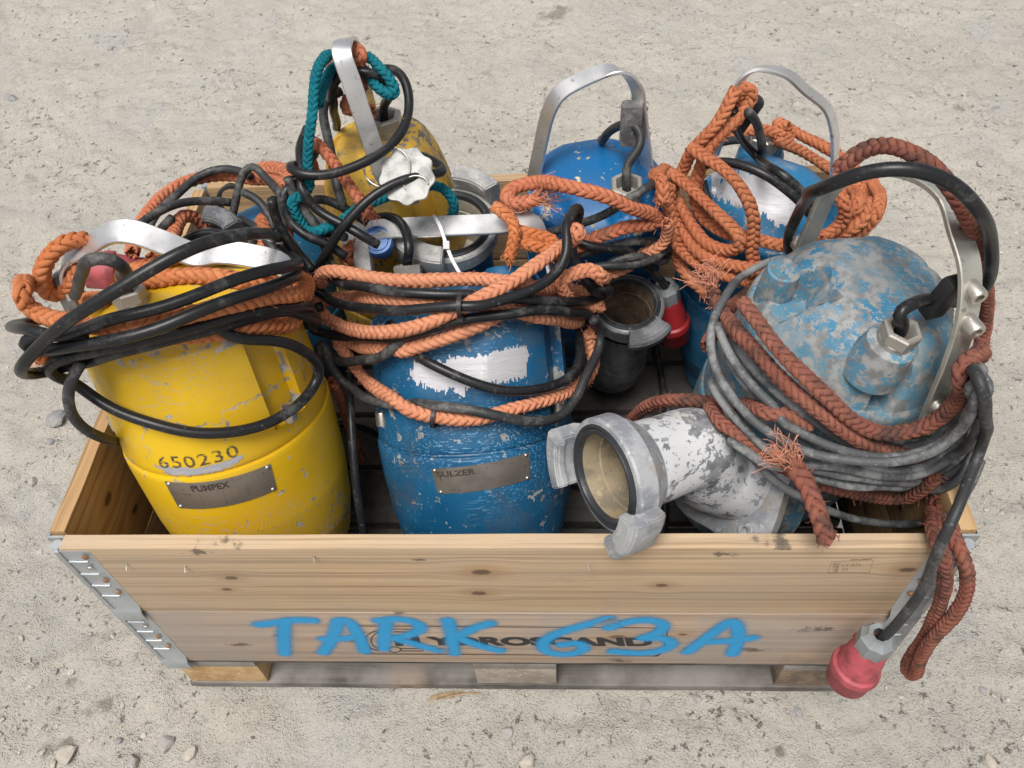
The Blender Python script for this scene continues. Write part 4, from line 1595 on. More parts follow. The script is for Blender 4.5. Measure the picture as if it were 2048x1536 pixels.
# ================================================================== ROPES AND CABLES
PU = dict(a=PA, b=PB, c=PC, d=PD, e=PE, f=PF, g=PG)
Vb, Fb, nb = [], [], 0
for V, F in BODY:
    Vb.append(V)
    Fb += [[i + nb for i in f] for f in F]
    nb += len(V)
BVH = BVHTree.FromPolygons([Vector(v) for v in np.concatenate(Vb)], Fb)
ZF = dict(z1=(2.195, 0, 400), z2=(2.194, 560, 400), z3=(1.92, 1100, 400), z4=(2.954, 540, 40), z5=(2.438, 940, 100), z7=(1.954, 1000, 1000), z8=(4.357, 250, 300),
          px=(1, 0, 0))


def path(pump, zf, spec, R):
    """'x,y,v x,y ...': measured place plus how far away it lies.
    v 0 = lying on the pump; 0..1 = on the pump's coil of that radius (negative: its far side);
    2..4 = world depth v-3; 5..7 = height v-5; 9.. = height v-10 above the pump's seam; 12.. = v-12 in front of the pump's axis"""
    P = PU[pump]
    s, ox, oy = ZF[zf]
    out, v = [], .17
    for tok in spec.split():
        q = tok.split(',')
        x, y = ox + float(q[0]) / s, oy + float(q[1]) / s
        if len(q) > 2: v = float(q[2])
        if v == 0:
            h = BVH.ray_cast(Vector(CAM), Vector(ray(x, y)).normalized())
            if h[0] is None: W = P.cyl(x, y, P.r * .9)
            else:
                n = np.array(h[1])
                if n @ ray(x, y) > 0: n = -n
                W = np.array(h[0]) + n * R * 1.05
        elif v >= 11.5: W = on_plane(x, y, P.P0 + P.ef * (v - 12), P.ef)
        elif v >= 9: W = on_plane(x, y, P.P0 + P.d * (v - 10), P.d)
        elif v >= 5: W = at_z(x, y, v - 5)
        elif v >= 2: W = at_y(x, y, v - 3)
        else: W = P.cyl(x, y, abs(v), v < 0)
        out.append(W)
    return out


LINES = []


def line(kind, pump, segs, R, mat_, label, group, pre=None, post=None, name=None, parts=None, L_scale=None):
    R = R * (.86 if kind == 'rope' else (.66 if R > .011 else .86)) if L_scale is None else R * L_scale
    W = []
    for zf, spec in segs: W += path(pump, zf, spec, R)
    if pre is not None: W = [np.array(q) for q in pre] + W
    if post is not None: W = W + [np.array(q) for q in post]
    C = spline(np.array(W), .010)
    LINES.append(dict(kind=kind, C=C, R=R, mat=mat_, label=label, group=group, name=name, parts=parts))
    return LINES[-1]


ORA = rope_mat('orange rope', [(.60, .20, .075), (.66, .25, .11), (.54, .165, .06)], (.36, .17, .09), .60, .6)
ORB = rope_mat('peach rope', [(.68, .275, .155), (.72, .32, .18), (.62, .23, .13)], (.46, .22, .14), .62, .5)
ORD = rope_mat('dirty orange rope', [(.55, .185, .10), (.60, .22, .12), (.46, .145, .075)], (.22, .11, .075), .54, .75)
ORF = rope_mat('rust orange rope', [(.50, .165, .08), (.56, .21, .10), (.43, .135, .065)], (.25, .11, .06), .56, .7)
RED = rope_mat('worn red rope', [(.27, .095, .065), (.33, .135, .09), (.235, .09, .08)], (.07, .048, .04), .47, .85)
TEAL = rope_mat('teal rope', [(.006, .155, .20), (.01, .20, .25), (.006, .125, .165)], (.04, .09, .10), .58, .6)
BLK = rubber('black cable', (.012, .0125, .014), (.13, .13, .128), .53, .5, .36)
BLK2 = rubber('dusty black cable', (.028, .029, .031), (.19, .185, .175), .46, .55, .5)
GRY = rubber('grey worn cable', (.075, .078, .082), (.26, .265, .265), .40, .75, .6)

GR, GC = 'braided ropes heaped over the pumps', 'power cables coiled over the pumps'
# ---- yellow front pump
RA = .0128
line('rope', 'a', [('z1', '385,170,9.9 310,152 235,200 208,300 222,390,.20 245,450,.185'),], RA, ORA, 'short orange rope loop tied round the end of the yellow pump handle', GR,
     pre=[on_plane(190, 520, QA, NA) - NA * .0])
LINES[-1]['C'] = spline(np.array([on_plane(178, 505, QA, NA) - NA * .02, on_plane(165, 478, QA, NA) - NA * .012, on_plane(140, 472, QA, NA) + NA * .012, on_plane(112, 495, QA, NA) + NA * .026,
                                  on_plane(97, 540, QA, NA) + NA * .03, on_plane(104, 575, QA, NA) + NA * .02, on_plane(122, 592, QA, NA) + NA * .012, on_plane(138, 572, QA, NA) + NA * .005,
                                  on_plane(155, 545, QA, NA) + NA * .012, on_plane(172, 518, QA, NA) - NA * .006]), .01)
line('rope', 'a', [('z1', '560,430,10.15 640,375,10.215 720,345 850,303 950,292 1060,302 1170,330 1290,345,10.20 1345,385,.175 1310,425,.18 1200,435,.178 1080,455 950,480 820,510 700,540 560,568 420,560 270,538 150,500,.182 98,455,.185 100,405,.19'
                    ' 170,372,-.21 330,420,10.20 470,465,10.21 600,442 760,420 900,396 1060,380 1200,365,10.20 1310,330,-.17 1350,420,.17 1330,470,.165 1310,545,.158 1250,556 1100,562 900,585 760,602 640,600 480,640 300,680,.175 160,690,.2')], RA, ORA,
     'bright orange braided rope coiled round the top of the yellow front pump', GR)
RC = .0086
line('cable', 'a', [('z1', '1225,165,-.19 1160,150,10.30 1080,145,10.33 980,165,.215 850,212,.222 700,283 520,385 380,472 260,562 160,652 92,722,.235 95,765,.225 180,770,.20 250,755,.185 320,720,.172 420,680,.168 560,650,.166 700,615 850,585 1000,550 1130,515'
                     ' 1250,490 1330,480,.172 1370,520,.17 1340,545,-.17 900,450,-.17')], RC, BLK, 'thick black cable slung diagonally over the yellow front pump', GC)
line('cable', 'a', [('z1', '1215,215,-.18 1280,255,-.15 1290,285,10.245 1200,300,.20 1000,365,.197 850,430 700,482,.195 560,500 420,545,.195 300,590,.2 180,600,.205 110,575,.21 100,545,-.21 200,520,-.20')], RC, BLK,
     'black cable crossing the yellow pump lid beneath the diagonal one', GC)
line('cable', 'a', [('z1', '1180,350,-.17 1300,335,10.21 1270,345,.19 1100,402,.197 950,455,.20 820,512,.203 700,565 560,605 400,642 250,656 130,658,.205 82,625,.21 110,592,.21 250,580,.19 390,600,.17')], RC, BLK,
     'black cable bulging left past the yellow pump in its coil', GC)
line('cable', 'a', [('z1', '820,470,.15 900,540,.156 980,585,.160 1080,600,.164 1180,605,.167 1270,630,.175 1350,672,.18 1425,745,.178 1405,800,.17 1340,880,.165 1250,948,.164 1100,1005 950,1026 800,1016 600,962 450,892 345,810,.17 330,790,.175 260,770,.185 205,740,.2 215,705,.2 300,690,.185 450,655,.18 600,615,.178 750,582 900,543 1050,497 1200,467 1320,470,.178 1370,500,-.17')], RC, BLK,
     'black cable hanging in a loop across the yellow casing', GC)
line('cable', 'a', [('z1', '375,700,.175 310,770,.195 288,860,.205 320,960,.20 390,1025,.19 470,1050,.17 530,1055,-.16 600,1040,-.17')], .0080, BLK2, 'dusty black cable loop hanging off the left side of the yellow pump', GC)
gA = wA + PA.d * .026
line('cable', 'a', [('z1', '560,330,10.30 530,270,10.33 470,243,10.34 400,255,10.34 365,300,10.31 345,360,10.27 330,420,10.23')], .0085, BLK2, 'short grey-black lead looping from the yellow pump gland to its handle', GC,
     pre=[gA - PA.d * .02, gA, gA + PA.d * .02])
# ---- blue front pump
RBp = .0118
line('rope', 'b', [('z2', '1275,120,12.12 1325,140,12.15 1260,180,.195 1160,258,.197 1060,330,.198 960,398 860,440 760,488 660,540 540,574 420,584 320,570 220,532 145,488,.20 120,465,-.2 150,440,-.19 300,430,.178 400,432,.176 560,442 700,450 900,462 1050,480 1130,495 1220,520 1300,540,.178 1330,520,-.17'
                    ' 1250,470,-.16')], RBp, ORB, 'pale orange rope rising diagonally over the dark blue pump coil', GR)
line('rope', 'b', [('z2', '175,355,-.18 210,305,12.13 300,327 420,347 560,357 700,352 850,345 1000,362,.176 1150,385,.178 1300,405,.18 1390,385,.19 1405,330,12.11 1370,300,12.09 1300,330,12.10 1200,350,12.12 1250,420,.178 1340,450,.178 1420,465,.18 1440,430,-.18 1300,420,-.17')], RBp, ORB,
     'pale orange rope laid in a flat turn behind the dark blue pump cable', GR)
line('rope', 'b', [('z2', '1180,480,.175 1050,460,.172 900,538,.172 800,580 680,622 540,652 420,655 320,632 250,602,.18 230,570,-.18 240,620,.175 300,685 350,762 430,832 530,892 640,938,.172 760,966 870,966 960,935 1080,902 1200,870 1320,808,.18 1388,730,.185 1385,680,.18 1350,610,.172 1335,570,.165')], RBp, ORB,
     'pale orange rope hanging in a low loop across the dark blue casing', GR)
line('rope', 'b', [('z2', '375,200,11.985 330,190,11.995 285,225,12.025 258,275,12.03 285,290,12.02 330,250,12.0 372,205,11.98')], RBp, ORD, 'brownish rope loop tied to the dark blue pump handle', GR)
RCb = .0085
line('cable', 'b', [('z2', '330,330,-.2 150,320,12.08 165,335,.205 300,365,.20 450,395,.195 600,410,.192 800,416,.188 900,432,.187 1000,432,.187 1130,445,.192 1250,446,.197 1380,432,.20 1440,408,.205 1420,378,12.08 1300,400,-.18')], RCb, BLK,
     'black cable on top of the dark blue pump coil', GC)
line('cable', 'b', [('z2', '135,365,-.2 128,385,.21 200,432,.205 330,470,.203 480,486 620,481 740,466,.207 860,458 980,440 1100,400 1200,338,.21 1252,255,.215 1272,150,12.13 1282,60,12.10 1308,12,12.08 1328,45,12.06 1300,92,12.05 1280,140,12.05 1275,220,12.06 1310,290,12.08 1340,330,12.10 1380,380,12.06 1400,440,11.95 1380,520,11.9')], RCb, BLK,
     'black cable rising in a tight upright loop beside the dark blue pump handle', GC)
line('cable', 'b', [('z2', '150,455,-.2 105,470,.215 115,520,.21 190,575,.20 300,595,.19 420,600,.186 520,605,.186 650,575,.187 800,532,.188 950,500 1120,474,.19 1250,490,.195 1360,498,.20 1375,530,.195 1330,575,.18 1310,620,.178 1330,660,.19 1310,740,.185 1220,808,.18 1100,834,.178 950,824 800,788 650,720 570,662,.172 520,600,.168 480,540,.16')], RCb, BLK,
     'black cable sagging across the white scraped patch', GC)
line('cable', 'b', [('z2', '640,560,.165 560,630,.172 450,680,.18 350,700,.184 250,716,.195 175,690,.205 148,635,.21 180,590,.205 200,640,.20 205,700,.195 235,760,.19 290,815,.185 370,865,.178 470,892,.174 580,900,.170 700,905,.177 820,918,.184 950,952,.186 1080,976,.184 1200,965,.186 1290,900,.19 1350,760,.20 1402,640,.205 1408,570,.21 1370,520,.205')], RCb, BLK2,
     'dusty cable hanging lowest across the dark blue casing', GC)
line('cable', 'b', [('z2', '572,255,12.05 562,165,12.03 530,90,12.0 460,62,11.98 395,85,11.98 340,140,11.98 350,220,11.99')], .0088, BLK, 'black lead rising from the dark blue pump gland under its handle', GC,
     pre=[gB - PB.d * .025, gB, gB + PB.d * .015])
# ---- pale blue pump
RCr = .0112
line('rope', 'c', [('z3', '612,315,10.19 640,390,10.16 700,488,.185 770,560,.182 830,622 880,690 960,752 1060,832 1150,902 1240,950 1340,975,.18 1450,960,.175 1540,900,.178')], RCr, RED, 'dark red rope with frayed pale tip lying across the grey cable coil', GR, name='fray')
line('rope', 'c', [('z3', '735,385,.19 790,455,.182 850,545,.178 930,632 1030,722 1120,812 1200,880 1300,905 1400,890 1500,840,.178 1570,762 1620,660,.182 1658,545,10.16 1676,440,10.22 1672,330,10.29 1655,220,10.36 1625,110,10.42 1575,20,10.46'),
                   ('px', '1895,360,10.48 1850,318,10.49 1800,293,10.48 1745,287,10.46 1700,310,10.44 1680,340,10.42')], RCr, RED, 'dark red rope arching from the dusty pump coil up over its handle', GR)
line('rope', 'c', [('z3', '290,870,3.30 340,815,3.27 400,780,3.24 470,766,3.22 580,772,3.205 700,785,3.20 820,800,.20 900,830,.19 980,890,.18')], RCr, RED, 'dark red rope reaching from the crate depths over the white outlet pipe', GR)
line('rope', 'c', [('z3', '600,815,3.175 660,860,.215 740,920,.21 830,985,.20 900,1030,.195 1000,1075,.182 1100,1108,.18 1220,1135 1350,1148 1420,1118 1500,1060')], RCr, RED, 'dark red rope running beneath the grey cable coil above the flange', GR)
line('rope', 'c', [('z3', '915,985,.222 950,1030,.228 985,1080,3.045 1010,1150,3.02 1040,1230,2.995 1062,1300,2.985')], .0150, RED, 'thick dark red rope end dangling over the crate front board', GR, name='fray')
line('rope', 'c', [('z3', '1470,1120,.19 1470,1180,3.09 1480,1230,3.05'), ('z7', '1690,110,3.012 1725,190,2.985 1742,290,2.975 1722,400,2.975 1680,500,2.972 1625,590,2.97 1590,650,2.968 1592,688,2.965 1612,685,2.96 1640,620,2.955 1690,540,2.955 1750,480,2.958 1805,410,2.962 1832,320,2.97 1812,220,2.985 1765,135,3.01 1740,90,3.04')], RCr, RED,
     'dark red rope loop hanging outside the right front crate corner', GR)
line('rope', 'c', [('z3', '600,560,.20 700,400,-.16 790,345,10.10 830,290,10.13 880,262,10.14 925,250,10.13 980,240,-.155')], RCr, RED, 'dark red rope wrapping the far side of the dusty pump lid', GR)
RGc = .0068
line('cable', 'c', [('z3', '930,212,10.17 850,225,10.155 760,280,10.12 690,350,.175 640,430,.19 608,520,.205 618,620,.21 668,720,.21 750,822 860,910 980,970 1120,1000,.212 1280,1012 1420,992 1540,920,.21 1612,830 1640,735,.21 1600,640,-.2 1400,500,-.18')], RGc, GRY,
     'grey worn cable forming the outer turn of the dusty pump coil', GC)
line('cable', 'c', [('z3', '645,470,.192 650,520,.192 692,612 790,742,.194 900,842 1020,922 1150,972 1300,992 1440,965,.194 1560,880 1620,780 1640,690,.2 1600,600,-.19')], RGc, GRY, 'grey worn cable in the second turn of the dusty pump coil', GC)
line('cable', 'c', [('z3', '690,520,.172 780,650,.172 880,742 1000,842 1130,930 1260,975,.172 1400,960 1520,890 1600,790 1625,700,.18 1590,620,-.17')], RGc, GRY, 'grey worn cable in the inner turn of the dusty pump coil', GC)
line('cable', 'c', [('z3', '1160,830,.165 1230,880,.163 1330,930,.163 1420,938 1500,925 1570,860,.165 1620,760')], RGc, GRY, 'short grey cable turn tight under the dusty pump lid', GC)
line('cable', 'c', [('z3', '700,900,.215 780,985,.222 850,1040,.222 950,1010,.205 1080,1020,.200 1250,1058 1400,1062 1540,1010 1625,905,.205 1650,800 1660,720 1620,640,-.2')], RGc, GRY, 'grey worn cable sagging below the main turns of the dusty pump coil', GC)
line('cable', 'c', [('z3', '900,985,.2 1050,1045,.192 1200,1083 1350,1112 1480,1122 1580,1062,.2 1640,920,.205')], RGc, GRY, 'grey worn cable second lowest in the dusty pump coil', GC)
line('cable', 'c', [('z3', '640,660,.20 700,880,.20 780,990,.20 900,1105,.195 1000,1162 1150,1222,.188 1300,1246 1450,1236 1540,1205,.19 1600,1130,.195 1650,1000,.2')], RGc, GRY, 'grey worn cable loop drooping just above the crate rim', GC)
line('cable', 'c', [('z3', '655,540,.184 730,690,.184 840,802 960,900 1090,970 1230,1020,.19 1380,1030 1510,985 1600,880 1635,780,.19 1600,680,-.18')], RGc, GRY, 'grey worn cable squeezed between the main turns of the dusty pump coil', GC)
line('cable', 'c', [('z3', '900,1010,.20 980,1058,.20 1120,1090,.198 1280,1098 1420,1092 1550,1035,.2 1635,930,.205 1640,820')], RGc, GRY, 'grey worn cable above the drooping loop of the dusty pump coil', GC)
line('cable', 'c', [('z3', '615,690,.205 680,800,.205 760,900 870,985,.203 990,1035 1130,1062,.2 1280,1080 1430,1078 1560,1018,.2 1630,900')], RGc, GRY, 'grey worn cable crossing behind the frayed rope end in the dusty pump coil', GC)
gCx = gC
line('cable', 'c', [('z3', '1300,455,10.335 1370,392,10.345 1470,372,10.335 1550,395,10.315 1600,400,10.30 1650,375,10.315 1690,300,10.35 1700,200,10.40 1685,110,10.44 1640,30,10.48'),
                    ('px', '1920,372,10.50 1860,345,10.51 1800,335,10.51 1720,345,10.49 1650,375,10.46 1600,420,3.37 1576,470,3.385 1583,512,3.40 1610,545,3.415')], .0115, BLK,
     'thick black lead arching high over the dusty pump handle from its gland', GC, pre=[gCx - PC.d * .03, gCx, gCx + PC.d * .015])
l = line('cable', 'c', [('z3', '1480,600,-.15 1580,640,-.17 1640,680,.2 1668,730,.215 1672,800,.22 1655,950,3.06 1605,1080,3.02 1540,1250,2.97 1470,1390,2.955'), ('z7', '1680,300,2.95 1570,460,2.945 1500,530,2.942 1458,565,2.94')], .0078, BLK2,
         'dusty black cable with a big red plug dangling over the crate front', GC, parts='plug_big')
# ---- rusty yellow pump
RT = .0092
line('rope', 'd', [('z4', '345,205,3.60 290,255,3.56 250,380,3.53 262,500,3.51 240,620,3.49 222,760,3.48 215,880,3.47 240,980,3.46 190,1060,3.45 110,1020,3.45 95,1060,3.44 150,1110,3.44 180,1190,3.44 200,1275,3.43 300,1250,3.43 390,1215,3.435 480,1145,3.45 600,1085,3.47 700,1035,3.49 830,1000,3.505 930,978,3.51 1000,955,3.52 1060,1010,3.51 1095,1080,3.50 1080,1150,3.52')], RT, TEAL,
     'teal rope hanging down the left of the rusted pump and round its foot', GR)
line('rope', 'd', [('z4', '280,500,3.53 310,400,3.56 345,300,3.60 420,240,3.64 520,205,3.64 575,215,3.62 640,272,3.60 712,345,3.59 768,425,3.58 752,482,3.58 690,455,3.58 625,395,3.59 585,335,3.61 540,300,3.64')], RT, TEAL,
     'teal rope looped through the rusted pump handle', GR)
line('rope', 'd', [('z4', '400,330,3.62 345,255,3.62 400,190,3.66 470,165,3.64 540,175,3.62 560,215,3.60 520,270,3.63 480,300,3.65 540,340,3.62 575,380,3.61 540,420,3.63 450,440,3.63 420,500,3.62 440,560,3.60 500,560,3.60 570,480,3.62 600,540,3.60')], .0105, ORD,
     'rusty orange rope knotted at the top of the rusted pump handle', GR)
line('rope', 'd', [('z4', '260,900,3.56 235,800,3.54 235,720,3.515 265,700,3.505 310,745,3.50 370,842,3.49 450,962,3.475 530,1065,3.46 590,1150,3.46')], .0108, ORD, 'faded orange rope lying slantwise against the rusted pump', GR)
RK = .0082
line('cable', 'd', [('z4', '712,470,3.62 690,370,3.61 620,305,3.60 540,290,3.60 440,300,3.61 380,335,3.60 355,410,3.59 370,500,3.60 385,570,3.63 400,640,3.67')], RK, BLK, 'black lead curling from the rusted pump gland through its handle', GC,
     pre=[gD - PD.d * .03, gD, gD + PD.d * .02])
line('cable', 'd', [('z4', '420,420,3.62 340,480,3.60 300,540,3.57 330,640,3.545 350,760,3.52 370,880,3.49 400,1000,3.47 430,1100,3.46')], RK, BLK2, 'dusty cable piece pressed against the left of the rusted pump', GC)
line('cable', 'd', [('z4', '610,300,3.64 690,280,3.64 765,300,3.62 820,380,3.60 835,480,3.58 800,620,3.54 720,732,3.505 600,815,3.48 450,885,3.46 300,922,3.445 150,912,3.445 105,882,3.45 140,858,3.48 230,850,3.52 260,700,3.56')], RK, BLK, 'black cable swinging in a wide loop round the rusted pump', GC)
line('cable', 'd', [('z4', '880,800,3.56 940,822,3.55 1010,855,3.53 1055,895,3.51 990,905,3.49 850,920,3.475 720,972,3.46 620,1032,3.445 520,1112,3.43 430,1222,3.415 350,1330,3.41 300,1440,3.41 270,1560,3.42')], RK, BLK, 'black cable passing in front of the white tag', GC)
line('cable', 'd', [('z4', '220,640,3.56 180,760,3.52 165,900,3.47 200,1050,3.45 280,1130,3.44 400,1200,3.425 520,1260,3.41 640,1330,3.41')], RK, BLK, 'black cable descending behind the dark blue pump from the rusted one', GC)
line('cable', 'd', [('z4', '170,960,3.47 100,985,3.46 42,1050,3.45 90,1150,3.44 200,1252,3.43 330,1322,3.415 450,1400,3.41')], RK, BLK, 'black cable curving out left of the teal rope', GC)
line('cable', 'd', [('z4', '105,930,3.46 160,1080,3.45 240,1200,3.44 310,1300,3.425 340,1420,3.41')], RK, BLK2, 'dusty black cable running straight down beside the teal rope', GC)
line('cable', 'd', [('z4', '10,1060,3.42 30,1200,3.415 110,1340,3.405 200,1460,3.395 250,1520,3.39')], RK, BLK, 'black cable dropping between the yellow and dark blue pumps', GC)
line('cable', 'd', [('z4', '270,1060,3.50 330,1040,3.495 420,1090,3.485 500,1140,3.475 580,1200,3.47')], RK, BLK2, 'dusty cable arc low against the rusted pump', GC)
# ---- heap in the rear left corner
line('rope', 'g', [('z8', '60,900,3.40 110,720,3.47 200,560,3.53 320,410,3.58 480,300,3.62 650,240,3.64 850,212,3.66 1050,225,3.65 1250,235,3.63 1380,270,3.60 1420,330,3.56')], RA, ORD, 'faded orange rope arching over the rear left crate corner', GR)
line('rope', 'g', [('z8', '1090,240,3.66 1150,195,3.65 1225,170,3.64 1320,160,3.63 1400,190,3.61 1480,260,3.57')], RA, ORD, 'short faded orange rope beside the rusted pump foot', GR)
line('rope', 'g', [('z8', '240,960,3.36 320,940,3.38 430,690,3.49 445,590,3.515 520,545,3.53 600,570,3.545 670,620,3.55 720,700,3.55')], RA, ORD, 'faded orange rope bent over near the dark coupling of the corner pump', GR)
line('rope', 'g', [('z8', '1180,600,3.56 1240,700,3.52 1170,800,3.47 1150,900,3.45 1260,860,3.46 1400,820,3.47 1420,600,3.52')], RA, ORF, 'orange rope tangled low between the yellow pumps', GR)
RKg = .0078
line('cable', 'g', [('z8', '60,720,3.43 150,620,3.46 280,540,3.49 430,475,3.52 600,445,3.55 800,435,3.57 920,460,3.58')], RKg, BLK2, 'dusty cable arching over the rear left crate wall', GC)
line('cable', 'g', [('z8', '180,720,3.47 230,620,3.49 300,520,3.53 420,400,3.57 520,320,3.60 640,215,3.63 780,165,3.64 900,150,3.645 1020,180,3.635 1100,230,3.62')], RKg, BLK2, 'dusty cable following the faded orange rope arch', GC)
line('cable', 'g', [('z8', '940,560,3.56 960,450,3.575 1000,280,3.59 1040,160,3.605 1090,105,3.61 1150,130,3.605 1180,220,3.59 1330,340,3.555 1420,480,3.52 1560,620,3.48 1750,720,3.45 1920,760,3.43')], RKg, BLK2, 'dusty cable standing up in a bend over the corner pump', GC)
line('cable', 'g', [('z8', '1000,600,3.56 1100,640,3.545 1200,680,3.53 1310,690,3.52 1260,600,3.54 1220,480,3.56 1130,400,3.57 1010,360,3.58')], RKg, BLK2, 'dusty cable hooked over the light blue corner pump', GC)
line('cable', 'g', [('z8', '1290,420,3.54 1310,560,3.51 1380,720,3.47 1480,860,3.43 1600,1010,3.40 1660,1080,3.39')], RKg, BLK, 'black cable diving between the yellow pumps', GC)
line('cable', 'g', [('z8', '1440,560,3.50 1360,760,3.46 1350,900,3.43 1400,980,3.42')], RKg, BLK2, 'dusty cable hanging in the gap behind the yellow front pump', GC)
line('cable', 'g', [('z8', '420,620,3.50 330,660,3.48 270,740,3.45 300,830,3.43')], RKg, BLK2, 'short dusty cable bend at the left crate wall', GC)
line('cable', 'g', [('z8', '1080,900,3.44 1120,800,3.46 1150,720,3.49')], RKg, BLK2, 'short dusty cable end beside the dark corner coupling', GC)
line('cable', 'a', [('z8', '1230,780,3.42 1320,850,3.41 1400,930,3.395 1480,1010,3.385')], RC, BLK2, 'dusty cable bend touching the end of the yellow pump handle', GC)
# ---- chipped blue pump
RE = .0118
line('rope', 'e', [('z5', '340,720,3.50 260,760,3.49 175,755,3.49 140,715,3.50 200,665,3.515 330,645,3.525 450,660,.155 580,690,.152 700,722 800,772 900,802 950,835,.16 930,860,.16 880,855,.155 750,862 620,920 500,972,.165 400,1010,.175')], .0128, ORD, 'faded orange rope turn draped across the chipped blue pump', GR, name='fray')
line('rope', 'e', [('z5', '950,830,.165 965,930,.17 900,992,.168 780,1052,.168 650,1105,.175 560,1130,.18')], RE, ORB, 'pale orange rope crossing above the dark rusty coupling', GR)
line('rope', 'e', [('z5', '120,760,3.48 190,800,3.465 240,870,3.45 220,950,3.43 190,1010,3.42')], RE, ORA, 'orange rope end beside the grey coupling ring', GR)
line('rope', 'e', [('z5', '240,880,3.46 330,910,3.455 420,910,3.45 440,990,3.43 330,960,3.43 250,930,3.44')], RE, ORA, 'orange rope bight under the chipped blue pump', GR)
line('rope', 'e', [('z5', '810,530,-.13 880,590,-.135 920,660,.145 940,740,.155')], RE, ORF, 'orange rope piece behind the chipped blue pump', GR)
line('cable', 'e', [('z5', '380,890,.15 550,842,.146 700,782 800,722 880,662,.145 912,635,-.14 860,620,-.14')], .0078, BLK2, 'dusty cable lying across the chipped blue pump flank', GC)
line('cable', 'e', [('z5', '430,1010,.17 620,985,.158 760,945,.156 900,935 985,990,.162 960,1030,.165 800,1010,.17 650,1060,.178')], .0078, BLK2, 'dusty cable in the lower coil of the chipped blue pump', GC)
line('cable', 'e', [('z5', '480,920,.16 640,960,.165 780,985,.165 880,1060,.17 940,1120,.175 960,1200,.18')], .0078, BLK, 'black cable leading from the chipped blue pump to a red plug', GC, parts='plug_small')
line('cable', 'e', [('z5', '560,1070,.185 700,1040,.175 860,1010,.17 980,960,.165 940,900,-.15')], .0078, BLK2, 'dusty cable beneath the pale orange crossing rope', GC)
line('cable', 'e', [('z5', '740,560,3.60 830,490,3.61 855,420,3.625 820,360,3.635 770,345,3.645 720,370,3.66 670,405,3.68 648,450,3.70 640,500,3.71')], .0085, BLK2, 'dusty lead from the chipped blue pump gland through its clamp', GC,
     pre=[gE - PE.d * .022, gE, gE + PE.d * .012])
# ---- rope pile over the right rear pump
RFp = .0118
line('rope', 'f', [('z5', '1335,300,3.62 1300,250,3.62 1310,180,3.615 1360,155,3.61 1395,190,3.61 1385,260,3.605 1330,310,3.60 1270,352,3.595 1200,430,3.57 1135,520,.155 1110,640,.16 1090,760,.165 1150,838,.16 1300,900,.158 1450,942 1560,962,.158 1700,942 1850,862,.165 1925,780,.17 1950,700,-.165 1900,640,-.16')], RFp, ORF,
     'rust orange rope tied to the handle and wound round the right rear pump', GR)
line('rope', 'f', [('z5', '1300,190,3.60 1262,250,3.59 1230,330,3.58 1180,402,3.565 1100,452,.165 1070,520,.17 1010,620,.18 975,720,.185 965,850,.19 1000,1000,.192 1060,1110,.195 1150,1180,.195')], RFp, ORF, 'rust orange rope falling down the left of the rope heap', GR)
line('rope', 'f', [('z5', '1075,470,.18 1150,530,.172 1250,582,.168 1330,682,.166 1382,780,.166 1390,852,.168 1355,935,.172 1370,1030,.175 1390,1100,.18')], RFp, ORF, 'rust orange rope bight hanging over the scraped blue patch', GR)
line('rope', 'f', [('z5', '985,600,.19 1040,640,.182 1110,705,.176 1200,792,.173 1300,882,.172 1370,930,.173 1330,970,.176 1240,990,.18 1140,950,.182 1060,860,.184 1000,740,.19')], RFp, ORF, 'rust orange rope oval turn low on the right rear pump', GR)
line('rope', 'f', [('z5', '970,640,.20 985,780,.198 1020,900,.197 1090,990,.194 1200,1030,.19 1300,1050,.186 1390,1070,.18')], RFp, ORF, 'rust orange rope outermost at the left of the heap', GR)
line('rope', 'f', [('z5', '1000,860,.2 1040,960,.198 1110,1050,.196 1220,1095,.192 1330,1115,.188 1400,1130,.18')], RFp, ORF, 'rust orange rope lowest in the heap', GR)
line('rope', 'f', [('z5', '1490,440,-.12 1600,482,-.135 1700,542,-.145 1760,590,-.15 1830,650,-.15 1900,760,.17 1880,830,.165 1790,900,.16 1700,960,.155 1690,1000,.15')], RFp, ORF, 'rust orange rope running behind the gland of the right rear pump', GR)
line('rope', 'f', [('z5', '1540,400,-.15 1490,400,-.15 1462,365,-.155 1505,330,-.16 1545,390,-.16 1640,430,-.165 1740,475,-.17 1850,560,-.175 1950,660,-.17 1975,780,.18 1940,870,.178 1850,920,.172 1760,950,.165')], RFp, ORF, 'rust orange rope with a small upright kink behind the right rear pump', GR)
line('rope', 'f', [('z5', '1110,470,-.165 1220,450,-.16 1330,400,-.15 1450,380,-.145 1560,420,-.15')], RFp, ORF, 'rust orange rope along the far rim of the right rear pump', GR)
line('rope', 'f', [('z5', '1800,640,-.155 1810,720,.165 1840,800,.168 1800,880,.165 1720,930,.16')], RFp, ORF, 'rust orange rope short turn right of the right rear pump handle', GR)
line('cable', 'f', [('z5', '1425,470,10.27 1412,400,10.30 1390,340,10.34 1350,300,10.36')], .0082, BLK2, 'short dusty lead leaving the right rear pump gland', GC, pre=[gF - PF.d * .028])
line('cable', 'f', [('z5', '1300,320,10.35 1300,400,10.30 1400,520,10.235 1500,602,.140 1600,690,.142 1650,740,.146 1700,850,.15')], .0082, BLK, 'black cable slanting over the scraped patch of the right rear pump', GC)
line('cable', 'f', [('z5', '1150,560,.165 1215,535,.15 1330,562,.143 1470,612,.143 1590,702,.146 1640,755,.15 1690,840,.155')], .0082, BLK, 'black cable along the lid edge of the right rear pump', GC)
line('cable', 'f', [('z5', '1130,640,.15 1150,720,.15 1200,800,.15 1260,870,.152')], .0075, BLK2, 'dusty cable half hidden at the left of the right rear pump', GC)
